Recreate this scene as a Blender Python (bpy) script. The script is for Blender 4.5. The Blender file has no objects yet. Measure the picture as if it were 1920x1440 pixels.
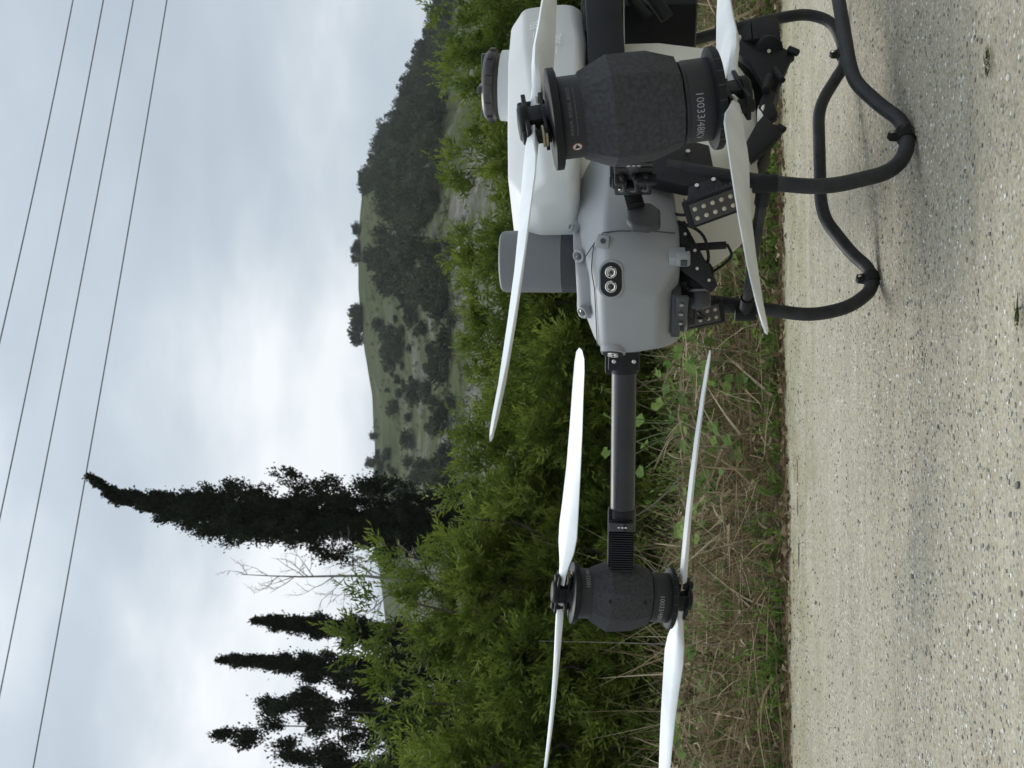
import bpy, bmesh, math, random
import numpy as np
from mathutils import Vector, Matrix

random.seed(7)
RNG = np.random.default_rng(11)
SC = bpy.context.scene
COL = SC.collection
R_ = math.radians

# ------------------------------------------------------------------ camera
# the photograph is a portrait shot stored on its side: the camera body is rolled 90 degrees (picture left = up)
CAM_H = 0.52
PITCH = math.atan(240.0 / 2200.0)
FWD = Vector((0, math.cos(PITCH), math.sin(PITCH)))
UPV = Vector((0, -math.sin(PITCH), math.cos(PITCH)))
RGT = Vector((1, 0, 0))
cam_data = bpy.data.cameras.new('camera')
cam = bpy.data.objects.new('camera', cam_data)
COL.objects.link(cam)
m = Matrix.Identity(4)
for i in range(3):
    m[i][0] = -UPV[i]; m[i][1] = RGT[i]; m[i][2] = -FWD[i]
m[2][3] = CAM_H
cam.matrix_world = m
cam_data.sensor_width = 36.0
cam_data.lens = 2200.0 / 1920.0 * 36.0
cam_data.clip_start = 0.05
cam_data.clip_end = 2000
cam_data.dof.use_dof = True
cam_data.dof.focus_distance = 1.95
cam_data.dof.aperture_fstop = 18.0
SC.camera = cam

# ------------------------------------------------------------------ world: overcast sky
SUN_EL, SUN_AZ = R_(58), R_(-14)          # azimuth measured from +Y (view direction) towards +X
world = bpy.data.worlds.new('World')
SC.world = world
world.use_nodes = True
nt = world.node_tree
nt.nodes.clear()
def wn(t, **kw):
    n = nt.nodes.new(t)
    for k, v in kw.items(): setattr(n, k, v)
    return n
out = wn('ShaderNodeOutputWorld')
bg = wn('ShaderNodeBackground')
sky = wn('ShaderNodeTexSky', sky_type='NISHITA', sun_disc=False)
sky.sun_elevation = SUN_EL
sky.sun_rotation = SUN_AZ
tc = wn('ShaderNodeTexCoord')
mp = wn('ShaderNodeMapping'); mp.inputs['Scale'].default_value = (1.6, 1.6, 4.2); mp.inputs['Rotation'].default_value = (0.28, -0.38, 0.5)
mp.inputs['Location'].default_value = (9.59, 19.17, 6.3456)
n1 = wn('ShaderNodeTexNoise'); n1.inputs['Scale'].default_value = 1.5; n1.inputs['Detail'].default_value = 7; n1.inputs['Roughness'].default_value = 0.46; n1.inputs['Distortion'].default_value = 0.35
n2 = wn('ShaderNodeTexNoise'); n2.inputs['Scale'].default_value = 5.0; n2.inputs['Detail'].default_value = 5; n2.inputs['Roughness'].default_value = 0.5
add = wn('ShaderNodeMath', operation='MULTIPLY_ADD'); add.inputs[1].default_value = 0.28
ramp = wn('ShaderNodeValToRGB')
e = ramp.color_ramp.elements
e[0].position = 0.46; e[0].color = (0.37, 0.425, 0.475, 1)
e[1].position = 0.88; e[1].color = (0.78, 0.80, 0.81, 1)
e.new(0.62).color = (0.43, 0.485, 0.53, 1)
e.new(0.72).color = (0.52, 0.57, 0.605, 1)
skym = wn('ShaderNodeMix', data_type='RGBA'); skym.inputs[0].default_value = 0.9
skys = wn('ShaderNodeVectorMath', operation='SCALE'); skys.inputs['Scale'].default_value = 0.1
lk = nt.links.new
lk(tc.outputs['Generated'], mp.inputs['Vector']); lk(mp.outputs[0], n1.inputs['Vector']); lk(mp.outputs[0], n2.inputs['Vector'])
lk(n2.outputs['Fac'], add.inputs[0]); lk(n1.outputs['Fac'], add.inputs[2]); lk(add.outputs[0], ramp.inputs[0])
lk(sky.outputs[0], skys.inputs[0]); lk(skys.outputs[0], skym.inputs[6]); lk(ramp.outputs[0], skym.inputs[7])
sepz = wn('ShaderNodeSeparateXYZ'); lk(tc.outputs['Generated'], sepz.inputs[0])
zc = wn('ShaderNodeMath', operation='MAXIMUM'); lk(sepz.outputs[2], zc.inputs[0]); zc.inputs[1].default_value = 0.0
zp = wn('ShaderNodeMath', operation='POWER'); lk(zc.outputs[0], zp.inputs[0]); zp.inputs[1].default_value = 3.2
zm = wn('ShaderNodeMath', operation='MULTIPLY_ADD'); lk(zp.outputs[0], zm.inputs[0]); zm.inputs[1].default_value = 1.8; zm.inputs[2].default_value = 1.0
zs_ = wn('ShaderNodeVectorMath', operation='SCALE'); lk(skym.outputs[2], zs_.inputs[0]); lk(zm.outputs[0], zs_.inputs['Scale'])
lk(zs_.outputs[0], bg.inputs['Color']); lk(bg.outputs[0], out.inputs['Surface'])
bg.inputs['Strength'].default_value = 1.0

sun_data = bpy.data.lights.new('sun', 'SUN')
sun_data.energy = 1.5
sun_data.angle = R_(24)
sun_data.color = (1.0, 0.97, 0.92)
sun = bpy.data.objects.new('sun', sun_data); COL.objects.link(sun)
sd = Vector((math.sin(SUN_AZ) * math.cos(SUN_EL), math.cos(SUN_AZ) * math.cos(SUN_EL), math.sin(SUN_EL)))
sun.rotation_euler = sd.to_track_quat('Z', 'Y').to_euler()

SC.view_settings.view_transform = 'Standard'
SC.view_settings.look = 'None'
SC.view_settings.gamma = 1.0
SC.view_settings.exposure = 0.30
SC.render.engine = 'CYCLES'
SC.cycles.max_bounces = 6
SC.cycles.diffuse_bounces = 3
SC.cycles.glossy_bounces = 2
SC.cycles.transmission_bounces = 3
SC.cycles.use_denoising = True

# ------------------------------------------------------------------ helpers
def at(u, v, d):
    """point seen at upright picture position (u, v of 1440 x 1920) at depth d metres"""
    p = FWD * d + RGT * ((u - 720) / 2200.0 * d) + UPV * ((960 - v) / 2200.0 * d)
    return Vector((p.x, p.y, p.z + CAM_H))

def tag(o, label=None, cat=None, group=None, kind=None):
    if label: o['label'] = label
    if cat: o['category'] = cat
    if group: o['group'] = group
    if kind: o['kind'] = kind
    return o

def empty(name, loc=(0, 0, 0), rz=0.0, parent=None):
    o = bpy.data.objects.new(name, None)
    COL.objects.link(o)
    o.empty_display_size = 0.1
    o.location = loc; o.rotation_euler = (0, 0, rz)
    o.parent = parent
    return o

def link_mesh(name, me, mat=None, parent=None):
    o = bpy.data.objects.new(name, me)
    COL.objects.link(o)
    if mat is not None and not me.materials: me.materials.append(mat)
    o.parent = parent
    return o

def np_mesh(name, V, F, mat=None, smooth=False, tint=None):
    """V (n,3), F (m,k) -> mesh; tint: per-vertex float attribute"""
    V = np.asarray(V, dtype=np.float32); F = np.asarray(F, dtype=np.int32)
    me = bpy.data.meshes.new(name)
    k = F.shape[1]
    me.vertices.add(len(V)); me.vertices.foreach_set('co', V.ravel())
    me.loops.add(F.size); me.loops.foreach_set('vertex_index', F.ravel())
    me.polygons.add(len(F)); me.polygons.foreach_set('loop_start', np.arange(0, F.size, k, dtype=np.int32))
    me.polygons.foreach_set('use_smooth', np.full(len(F), smooth, dtype=bool))
    if tint is not None:
        a = me.attributes.new('tint', 'FLOAT', 'POINT'); a.data.foreach_set('value', np.asarray(tint, dtype=np.float32))
    me.update(calc_edges=True)
    if mat: me.materials.append(mat)
    return me

class MB:
    """collects simple solids into one mesh"""
    def __init__(s): s.v = []; s.f = []
    def add(s, vs, fs):
        b = len(s.v); s.v += [tuple(p) for p in vs]; s.f += [tuple(i + b for i in f) for f in fs]; return s
    def box(s, c, size, M=None):
        hx, hy, hz = size[0] / 2, size[1] / 2, size[2] / 2
        vs = [Vector((x, y, z)) for x in (-hx, hx) for y in (-hy, hy) for z in (-hz, hz)]
        if M is not None: vs = [M @ p for p in vs]
        c = Vector(c)
        return s.add([p + c for p in vs], [(0, 1, 3, 2), (4, 6, 7, 5), (0, 4, 5, 1), (2, 3, 7, 6), (0, 2, 6, 4), (1, 5, 7, 3)])
    def tube(s, pts, r, n=12, caps=True, r1=None):
        pts = [Vector(p) for p in pts]
        rings = []
        t0 = (pts[1] - pts[0]).normalized()
        up = Vector((0, 0, 1)) if abs(t0.z) < 0.9 else Vector((1, 0, 0))
        a = t0.cross(up).normalized()
        base = len(s.v)
        for i, p in enumerate(pts):
            if i == 0: t = t0
            elif i == len(pts) - 1: t = (pts[i] - pts[i - 1]).normalized()
            else: t = ((pts[i + 1] - p).normalized() + (p - pts[i - 1]).normalized()).normalized()
            a = (a - t * a.dot(t)).normalized(); b = t.cross(a)
            rr = r if r1 is None else r + (r1 - r) * i / (len(pts) - 1)
            for k in range(n):
                ang = 2 * math.pi * k / n
                s.v.append(tuple(p + (a * math.cos(ang) + b * math.sin(ang)) * rr))
        for i in range(len(pts) - 1):
            for k in range(n):
                k2 = (k + 1) % n
                s.f.append((base + i * n + k, base + i * n + k2, base + (i + 1) * n + k2, base + (i + 1) * n + k))
        if caps:
            s.f.append(tuple(base + k for k in reversed(range(n))))
            s.f.append(tuple(base + (len(pts) - 1) * n + k for k in range(n)))
        return s
    def lathe(s, prof, c, axis=(0, 0, 1), n=32, scale=None, caps=True, ph=0.0):
        """prof: list of (r, h) along axis from c"""
        c = Vector(c); ax = Vector(axis).normalized()
        up = Vector((1, 0, 0)) if abs(ax.x) < 0.9 else Vector((0, 1, 0))
        a = (up - ax * up.dot(ax)).normalized(); b = ax.cross(a)
        base = len(s.v)
        for r, h in prof:
            for k in range(n):
                an = 2 * math.pi * (k + ph) / n
                s.v.append(tuple(c + ax * h + (a * math.cos(an) + b * math.sin(an)) * r))
        for i in range(len(prof) - 1):
            for k in range(n):
                k2 = (k + 1) % n
                s.f.append((base + i * n + k, base + i * n + k2, base + (i + 1) * n + k2, base + (i + 1) * n + k))
        if caps:
            s.f.append(tuple(base + k for k in reversed(range(n))))
            s.f.append(tuple(base + (len(prof) - 1) * n + k for k in range(n)))
        return s
    def loft(s, rings):
        n = len(rings[0]); base = len(s.v)
        for r in rings: s.v += [tuple(p) for p in r]
        for i in range(len(rings) - 1):
            for k in range(n):
                k2 = (k + 1) % n
                s.f.append((base + i * n + k, base + i * n + k2, base + (i + 1) * n + k2, base + (i + 1) * n + k))
        s.f.append(tuple(base + k for k in reversed(range(n))))
        s.f.append(tuple(base + (len(rings) - 1) * n + k for k in range(n)))
        return s
    def prism(s, poly, o, ex, ey, th):
        """polygon in plane (o; ex, ey), thickness th along ex x ey, centred"""
        o = Vector(o); ex = Vector(ex).normalized(); ey = Vector(ey); ey = (ey - ex * ey.dot(ex)).normalized(); nz = ex.cross(ey)
        n = len(poly)
        vs = [o + ex * x + ey * y - nz * th / 2 for x, y in poly] + [o + ex * x + ey * y + nz * th / 2 for x, y in poly]
        fs = [tuple(reversed(range(n))), tuple(range(n, 2 * n))] + [(k, (k + 1) % n, n + (k + 1) % n, n + k) for k in range(n)]
        return s.add(vs, fs)
    def build(s, name, mat, parent=None, bevel=0.0, seg=2, smooth=True, ang=35):
        me = bpy.data.meshes.new(name)
        me.from_pydata(s.v, [], s.f)
        bm = bmesh.new(); bm.from_mesh(me)
        bmesh.ops.recalc_face_normals(bm, faces=bm.faces)
        if bevel > 0:
            ed = [e for e in bm.edges if len(e.link_faces) == 2 and e.calc_face_angle(0) > R_(18)]
            bmesh.ops.bevel(bm, geom=ed, offset=bevel, offset_type='OFFSET', segments=seg, profile=0.5, affect='EDGES', clamp_overlap=True)
        bm.to_mesh(me); bm.free()
        if smooth:
            me.polygons.foreach_set('use_smooth', np.ones(len(me.polygons), dtype=bool))
            me.set_sharp_from_angle(angle=R_(ang))
        me.update()
        return link_mesh(name, me, mat, parent)

def round_path(pts, rad, n=6):
    """round the corners of a polyline"""
    pts = [Vector(p) for p in pts]
    o = [pts[0]]
    for i in range(1, len(pts) - 1):
        a, b, c = pts[i - 1], pts[i], pts[i + 1]
        r = min(rad, (a - b).length * 0.48, (c - b).length * 0.48)
        p0 = b + (a - b).normalized() * r; p1 = b + (c - b).normalized() * r
        for k in range(n + 1):
            t = k / n
            o.append(p0 * (1 - t) ** 2 + b * 2 * t * (1 - t) + p1 * t * t)
    o.append(pts[-1])
    return o

# ------------------------------------------------------------------ materials
def material(name):
    mt = bpy.data.materials.new(name); mt.use_nodes = True
    t = mt.node_tree
    return mt, t, t.nodes['Principled BSDF']

def noise_mat(name, c0, c1, scale=8.0, rough=0.6, metallic=0.0, bump=0.0, bscale=None, detail=4, spec=0.5, r_var=0.1, lo=0.35, hi=0.65, transmission=0.0, subsurf=0.0):
    mt, t, p = material(name)
    tcn = t.nodes.new('ShaderNodeTexCoord')
    nz = t.nodes.new('ShaderNodeTexNoise'); nz.inputs['Scale'].default_value = scale; nz.inputs['Detail'].default_value = detail
    cr = t.nodes.new('ShaderNodeValToRGB')
    cr.color_ramp.elements[0].position = lo; cr.color_ramp.elements[0].color = (*c0, 1)
    cr.color_ramp.elements[1].position = hi; cr.color_ramp.elements[1].color = (*c1, 1)
    t.links.new(tcn.outputs['Object'], nz.inputs['Vector']); t.links.new(nz.outputs['Fac'], cr.inputs[0])
    t.links.new(cr.outputs[0], p.inputs['Base Color'])
    mr = t.nodes.new('ShaderNodeMapRange'); mr.inputs['To Min'].default_value = max(0.02, rough - r_var); mr.inputs['To Max'].default_value = min(1, rough + r_var)
    t.links.new(nz.outputs['Fac'], mr.inputs['Value']); t.links.new(mr.outputs[0], p.inputs['Roughness'])
    p.inputs['Metallic'].default_value = metallic
    p.inputs['Specular IOR Level'].default_value = spec
    if bump:
        n3 = t.nodes.new('ShaderNodeTexNoise'); n3.inputs['Scale'].default_value = bscale or scale * 6; n3.inputs['Detail'].default_value = 3
        t.links.new(tcn.outputs['Object'], n3.inputs['Vector'])
        bn = t.nodes.new('ShaderNodeBump'); bn.inputs['Strength'].default_value = bump; bn.inputs['Distance'].default_value = 0.002
        t.links.new(n3.outputs['Fac'], bn.inputs['Height']); t.links.new(bn.outputs[0], p.inputs['Normal'])
    if subsurf:
        p.inputs['Subsurface Weight'].default_value = subsurf
        p.inputs['Subsurface Radius'].default_value = (0.02, 0.02, 0.017)
    return mt

def leaf_mat(name, c0, c1, c2, trans=0.35, rough=0.5, spec=0.35, mid=0.5):
    """foliage: per-leaf 'tint' picks the colour; part of the light passes through the leaf"""
    mt, t, p = material(name)
    at_ = t.nodes.new('ShaderNodeAttribute'); at_.attribute_name = 'tint'
    cr = t.nodes.new('ShaderNodeValToRGB')
    cr.color_ramp.elements[0].position = 0.0; cr.color_ramp.elements[0].color = (*c0, 1)
    cr.color_ramp.elements[1].position = 1.0; cr.color_ramp.elements[1].color = (*c2, 1)
    cr.color_ramp.elements.new(mid).color = (*c1, 1)
    t.links.new(at_.outputs['Fac'], cr.inputs[0]); t.links.new(cr.outputs[0], p.inputs['Base Color'])
    p.inputs['Roughness'].default_value = rough; p.inputs['Specular IOR Level'].default_value = spec
    if trans > 0:
        tr = t.nodes.new('ShaderNodeBsdfTranslucent'); mx = t.nodes.new('ShaderNodeMixShader'); mx.inputs[0].default_value = trans
        t.links.new(cr.outputs[0], tr.inputs['Color']); t.links.new(p.outputs[0], mx.inputs[1]); t.links.new(tr.outputs[0], mx.inputs[2])
        t.links.new(mx.outputs[0], t.nodes['Material Output'].inputs['Surface'])
    return mt

M = {}
M['shell'] = noise_mat('grey_plastic', (0.275, 0.286, 0.295), (0.305, 0.316, 0.324), 4, 0.48, bump=0.03, bscale=900, spec=0.35)
M['shell_dark'] = noise_mat('dark_grey_plastic', (0.050, 0.053, 0.058), (0.06, 0.064, 0.07), 9, 0.55, spec=0.35, bump=0.03, bscale=900)
M['radar'] = noise_mat('radar_grey', (0.140, 0.147, 0.155), (0.160, 0.168, 0.176), 3, 0.55, spec=0.35)
M['radar_base'] = noise_mat('radar_base_grey', (0.04, 0.043, 0.048), (0.05, 0.053, 0.058), 6, 0.5, spec=0.35)
M['black'] = noise_mat('black_plastic', (0.006, 0.0065, 0.008), (0.011, 0.012, 0.013), 20, 0.55, bump=0.05, bscale=500, spec=0.25)
M['black_metal'] = noise_mat('black_anodised', (0.008, 0.009, 0.011), (0.013, 0.0145, 0.017), 12, 0.45, spec=0.3)
M['gear'] = noise_mat('landing_tube_black', (0.014, 0.016, 0.019), (0.036, 0.036, 0.035), 26, 0.55, bump=0.05, bscale=300, spec=0.35)
M['rubber'] = noise_mat('rubber_black', (0.012, 0.012, 0.013), (0.02, 0.02, 0.02), 30, 0.7, spec=0.25)
M['mud'] = noise_mat('muddy_rubber', (0.016, 0.015, 0.013), (0.16, 0.14, 0.105), 45, 0.9, spec=0.15, lo=0.5, hi=0.66)
M['carbon'] = noise_mat('carbon_arm', (0.028, 0.03, 0.034), (0.036, 0.039, 0.043), 18, 0.42, spec=0.4)
M['pod'] = noise_mat('speckled_composite', (0.034, 0.035, 0.037), (0.066, 0.068, 0.073), 170, 0.8, bump=0.3, bscale=260, spec=0.2, detail=10, lo=0.3, hi=0.78)
M['band'] = noise_mat('motor_band', (0.020, 0.022, 0.025), (0.026, 0.028, 0.031), 8, 0.5, spec=0.35)
M['tank'] = noise_mat('translucent_white_tank', (0.55, 0.56, 0.55), (0.63, 0.64, 0.63), 3, 0.42, spec=0.4, bump=0.04, bscale=120, subsurf=0.25)
M['tank_low'] = noise_mat('cream_tank', (0.66, 0.645, 0.58), (0.73, 0.715, 0.65), 3, 0.5, spec=0.3, bump=0.04, bscale=120, subsurf=0.2)
M['cap'] = noise_mat('brown_black_cap', (0.025, 0.022, 0.02), (0.05, 0.044, 0.04), 15, 0.35, spec=0.5)
M['blade'] = noise_mat('white_blade', (0.60, 0.63, 0.64), (0.74, 0.765, 0.775), 9, 0.4, spec=0.4)
M['steel'] = noise_mat('bright_steel', (0.55, 0.54, 0.5), (0.65, 0.64, 0.6), 30, 0.3, metallic=1.0)
M['brass'] = noise_mat('spacer_metal', (0.35, 0.31, 0.22), (0.45, 0.41, 0.32), 30, 0.4, metallic=0.8)
M['reflector'] = noise_mat('lamp_reflector', (0.75, 0.74, 0.7), (0.85, 0.84, 0.8), 40, 0.12, metallic=1.0)
M['led'] = noise_mat('warm_led_lens', (0.42, 0.37, 0.27), (0.55, 0.49, 0.38), 60, 0.15, spec=0.6)
M['led_plate'] = noise_mat('led_plate', (0.04, 0.04, 0.042), (0.05, 0.05, 0.052), 20, 0.4)
M['text'] = noise_mat('pale_print', (0.24, 0.245, 0.25), (0.32, 0.325, 0.33), 40, 0.6)
M['text_dim'] = noise_mat('faded_print', (0.10, 0.105, 0.11), (0.16, 0.165, 0.17), 300, 0.6)
M['emboss'] = noise_mat('tank_emboss', (0.80, 0.81, 0.80), (0.86, 0.87, 0.86), 10, 0.35, subsurf=0.2)
M['red'] = noise_mat('warning_red', (0.35, 0.05, 0.04), (0.4, 0.07, 0.05), 20, 0.5)
M['white'] = noise_mat('white_print', (0.6, 0.6, 0.58), (0.66, 0.66, 0.64), 20, 0.5)
def glass_mat():
    mt, t, p = material('clear_lens')
    nz = t.nodes.new('ShaderNodeTexNoise'); nz.inputs['Scale'].default_value = 40
    mr = t.nodes.new('ShaderNodeMapRange'); mr.inputs['To Min'].default_value = 0.02; mr.inputs['To Max'].default_value = 0.08
    t.links.new(nz.outputs['Fac'], mr.inputs['Value']); t.links.new(mr.outputs[0], p.inputs['Roughness'])
    p.inputs['Base Color'].default_value = (0.9, 0.92, 0.93, 1); p.inputs['Transmission Weight'].default_value = 0.95; p.inputs['IOR'].default_value = 1.35
    return mt
M['glass'] = glass_mat()
M['lens'] = noise_mat('dark_camera_lens', (0.01, 0.011, 0.013), (0.02, 0.022, 0.025), 10, 0.08, spec=0.7)

# ------------------------------------------------------------------ the setting: ground, road, verge, hill
def edge_y(x): return 4.33 + 0.10 * x + 0.028 * np.sin(1.9 * x + 0.5) + 0.016 * np.sin(5.3 * x + 1.1)            # far edge of the road

def lattice(nx, ny):
    i = np.arange(nx - 1); j = np.arange(ny - 1)
    I, J = np.meshgrid(i, j, indexing='ij')
    a = (I * ny + J).ravel()
    return np.stack([a, a + ny, a + ny + 1, a + 1], 1)

def vnoise(x, y, seed=0, octaves=4, lac=2.0, gain=0.5):
    """cheap value noise, roughly -1..1"""
    rs = np.random.default_rng(seed); tab = rs.random((64, 64)) * 2 - 1
    tot = np.zeros_like(x, dtype=float); amp = 1.0; nrm = 0
    for o in range(octaves):
        xf = np.floor(x).astype(int); yf = np.floor(y).astype(int); fx = x - xf; fy = y - yf
        fx = fx * fx * (3 - 2 * fx); fy = fy * fy * (3 - 2 * fy)
        g = lambda a, b: tab[(xf + a) % 64, (yf + b) % 64]
        tot += amp * ((g(0, 0) * (1 - fx) + g(1, 0) * fx) * (1 - fy) + (g(0, 1) * (1 - fx) + g(1, 1) * fx) * fy)
        nrm += amp; amp *= gain; x = x * lac + 13.7; y = y * lac + 7.1
    return tot / nrm

def ground_mat():
    mt, t, p = material('field_ground')
    N = t.nodes.new; Lk = t.links.new
    tcn = N('ShaderNodeTexCoord')
    a = N('ShaderNodeTexNoise'); a.inputs['Scale'].default_value = 0.35; a.inputs['Detail'].default_value = 9; a.inputs['Roughness'].default_value = 0.65
    cr = N('ShaderNodeValToRGB'); cr.color_ramp.elements[0].position = 0.35; cr.color_ramp.elements[0].color = (0.05, 0.062, 0.025, 1)
    cr.color_ramp.elements[1].position = 0.65; cr.color_ramp.elements[1].color = (0.11, 0.105, 0.06, 1)
    Lk(tcn.outputs['Object'], a.inputs['Vector']); Lk(a.outputs['Fac'], cr.inputs[0]); Lk(cr.outputs[0], p.inputs['Base Color'])
    p.inputs['Roughness'].default_value = 0.95; p.inputs['Specular IOR Level'].default_value = 0.1
    return mt
gv = np.array([[-400, -30, -0.02], [400, -30, -0.02], [400, 700, -0.02], [-400, 700, -0.02]], float)
ground = link_mesh('ground', np_mesh('ground', gv, [[0, 1, 2, 3]], ground_mat())); tag(ground, kind='structure')

def road_mat():
    mt, t, p = material('worn_gravelly_concrete')
    N = t.nodes.new; Lk = t.links.new
    tcn = N('ShaderNodeTexCoord')
    co = tcn.outputs['Object']
    def noise(sc, det=4, ro=0.55, vec=co):
        n = N('ShaderNodeTexNoise'); n.inputs['Scale'].default_value = sc; n.inputs['Detail'].default_value = det; n.inputs['Roughness'].default_value = ro; Lk(vec, n.inputs['Vector']); return n
    def ramp(fac, stops):
        r = N('ShaderNodeValToRGB'); el = r.color_ramp.elements
        el[0].position, el[0].color = stops[0][0], (*stops[0][1], 1); el[1].position, el[1].color = stops[-1][0], (*stops[-1][1], 1)
        for po, c in stops[1:-1]: el.new(po).color = (*c, 1)
        Lk(fac, r.inputs[0]); return r
    def mix(f, a, b, typ='MIX'):
        x = N('ShaderNodeMix'); x.data_type = 'RGBA'; x.blend_type = typ
        if isinstance(f, float): x.inputs[0].default_value = f
        else: Lk(f, x.inputs[0])
        Lk(a, x.inputs[6]); Lk(b, x.inputs[7]); return x.outputs[2]
    base = ramp(noise(2.2, 6).outputs['Fac'], [(0.3, (0.335, 0.295, 0.215)), (0.7, (0.435, 0.395, 0.30))])
    # fine sand grains
    v1 = N('ShaderNodeTexVoronoi'); v1.inputs['Scale'].default_value = 190; Lk(co, v1.inputs['Vector'])
    g1 = ramp(v1.outputs['Color'], [(0.0, (0.085, 0.078, 0.062)), (0.2, (0.22, 0.20, 0.15)), (0.55, (0.385, 0.35, 0.265)), (0.85, (0.50, 0.465, 0.38)), (1.0, (0.72, 0.69, 0.61))])
    v0 = N('ShaderNodeTexVoronoi'); v0.inputs['Scale'].default_value = 75; v0.inputs['Randomness'].default_value = 1.0; Lk(co, v0.inputs['Vector'])
    g0 = ramp(v0.outputs['Color'], [(0.0, (0.17, 0.16, 0.125)), (0.5, (0.34, 0.315, 0.245)), (1.0, (0.52, 0.49, 0.42))])
    c0 = mix(0.33, base.outputs[0], g0.outputs[0])
    c1 = mix(0.42, c0, g1.outputs[0])
    # pebbles set in the surface, in bands along the road
    v2 = N('ShaderNodeTexVoronoi'); v2.inputs['Scale'].default_value = 115; Lk(co, v2.inputs['Vector'])
    sepc = N('ShaderNodeSeparateColor'); Lk(v2.outputs['Color'], sepc.inputs[0])
    g2 = ramp(sepc.outputs[0], [(0.0, (0.10, 0.105, 0.11)), (0.3, (0.22, 0.215, 0.20)), (0.6, (0.36, 0.34, 0.28)), (0.85, (0.52, 0.5, 0.44)), (1.0, (0.75, 0.74, 0.70))])
    mp_ = N('ShaderNodeMapping'); mp_.inputs['Rotation'].default_value = (0, 0, -0.1); mp_.inputs['Scale'].default_value = (0.35, 2.1, 1); Lk(co, mp_.inputs['Vector'])
    band = N('ShaderNodeMapRange'); band.inputs['From Min'].default_value = 0.36; band.inputs['From Max'].default_value = 0.66; Lk(noise(1.0, 5, 0.6, mp_.outputs[0]).outputs['Fac'], band.inputs['Value'])
    band.inputs['To Min'].default_value = 0.06; band.inputs['To Max'].default_value = 0.62
    th = N('ShaderNodeMath'); th.operation = 'LESS_THAN'; Lk(sepc.outputs[1], th.inputs[0]); Lk(band.outputs[0], th.inputs[1])
    rd = N('ShaderNodeMath'); rd.operation = 'LESS_THAN'; Lk(v2.outputs['Distance'], rd.inputs[0]); rd.inputs[1].default_value = 0.42
    mk = N('ShaderNodeMath'); mk.operation = 'MULTIPLY'; Lk(th.outputs[0], mk.inputs[0]); Lk(rd.outputs[0], mk.inputs[1])
    c2 = mix(mk.outputs[0], c1, g2.outputs[0])
    # streaky darker wear along the driving direction
    mp2 = N('ShaderNodeMapping'); mp2.inputs['Rotation'].default_value = (0, 0, -0.1); mp2.inputs['Scale'].default_value = (0.8, 7, 1); Lk(co, mp2.inputs['Vector'])
    st = ramp(noise(1.6, 6, 0.6, mp2.outputs[0]).outputs['Fac'], [(0.3, (0.78, 0.77, 0.76)), (0.62, (1.0, 1.0, 1.0))])
    c3 = mix(0.8, c2, st.outputs[0], 'MULTIPLY')
    # moss and dirt creeping in from the verge (distance from the far edge)
    sx = N('ShaderNodeSeparateXYZ'); Lk(co, sx.inputs[0])
    ed = N('ShaderNodeMath'); ed.operation = 'MULTIPLY_ADD'; Lk(sx.outputs[0], ed.inputs[0]); ed.inputs[1].default_value = -0.10; Lk(sx.outputs[1], ed.inputs[2])
    em = N('ShaderNodeMapRange'); Lk(ed.outputs[0], em.inputs['Value']); em.inputs['From Min'].default_value = 3.3; em.inputs['From Max'].default_value = 4.33
    mn = N('ShaderNodeMath'); mn.operation = 'MULTIPLY'; Lk(em.outputs[0], mn.inputs[0]); 
    mrn = N('ShaderNodeMapRange'); Lk(noise(5.0, 6, 0.65).outputs['Fac'], mrn.inputs['Value']); mrn.inputs['From Min'].default_value = 0.35; mrn.inputs['From Max'].default_value = 0.7; mrn.inputs['To Max'].default_value = 1.1
    Lk(mrn.outputs[0], mn.inputs[1])
    moss = ramp(noise(40, 4).outputs['Fac'], [(0.35, (0.12, 0.115, 0.045)), (0.65, (0.27, 0.25, 0.13))])
    c4 = mix(mn.outputs[0], c3, moss.outputs[0])
    Lk(c4, p.inputs['Base Color'])
    p.inputs['Roughness'].default_value = 0.92; p.inputs['Specular IOR Level'].default_value = 0.15
    hb = N('ShaderNodeMath'); hb.operation = 'MULTIPLY_ADD'; Lk(mk.outputs[0], hb.inputs[0]); hb.inputs[1].default_value = 0.8; Lk(v1.outputs['Distance'], hb.inputs[2])
    bn = N('ShaderNodeBump'); bn.inputs['Strength'].default_value = 0.7; bn.inputs['Distance'].default_value = 0.003; Lk(hb.outputs[0], bn.inputs['Height']); Lk(bn.outputs[0], p.inputs['Normal'])
    return mt

nx, ny = 121, 81
xs = np.linspace(-9, 9, nx); ts = np.linspace(0, 1, ny) ** 0.8
X, T = np.meshgrid(xs, ts, indexing='ij')
Y = -2.5 + T * (edge_y(X) + 2.5)
Yn = Y - 0.1 * X
Z = 0.006 * vnoise(X * 1.2, Yn * 2.0, 5, 4) * np.clip((np.hypot(X - .2, Y - 2.4) - 1.1) / .8, 0, 1)
Y = np.where(T > 0.999, Y + 0.07 * vnoise(X * 6, X * 0 + 3, 9, 4), Y)
road = link_mesh('road', np_mesh('road', np.stack([X.ravel(), Y.ravel(), Z.ravel()], 1), lattice(nx, ny), road_mat(), True)); tag(road, kind='structure')

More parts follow.
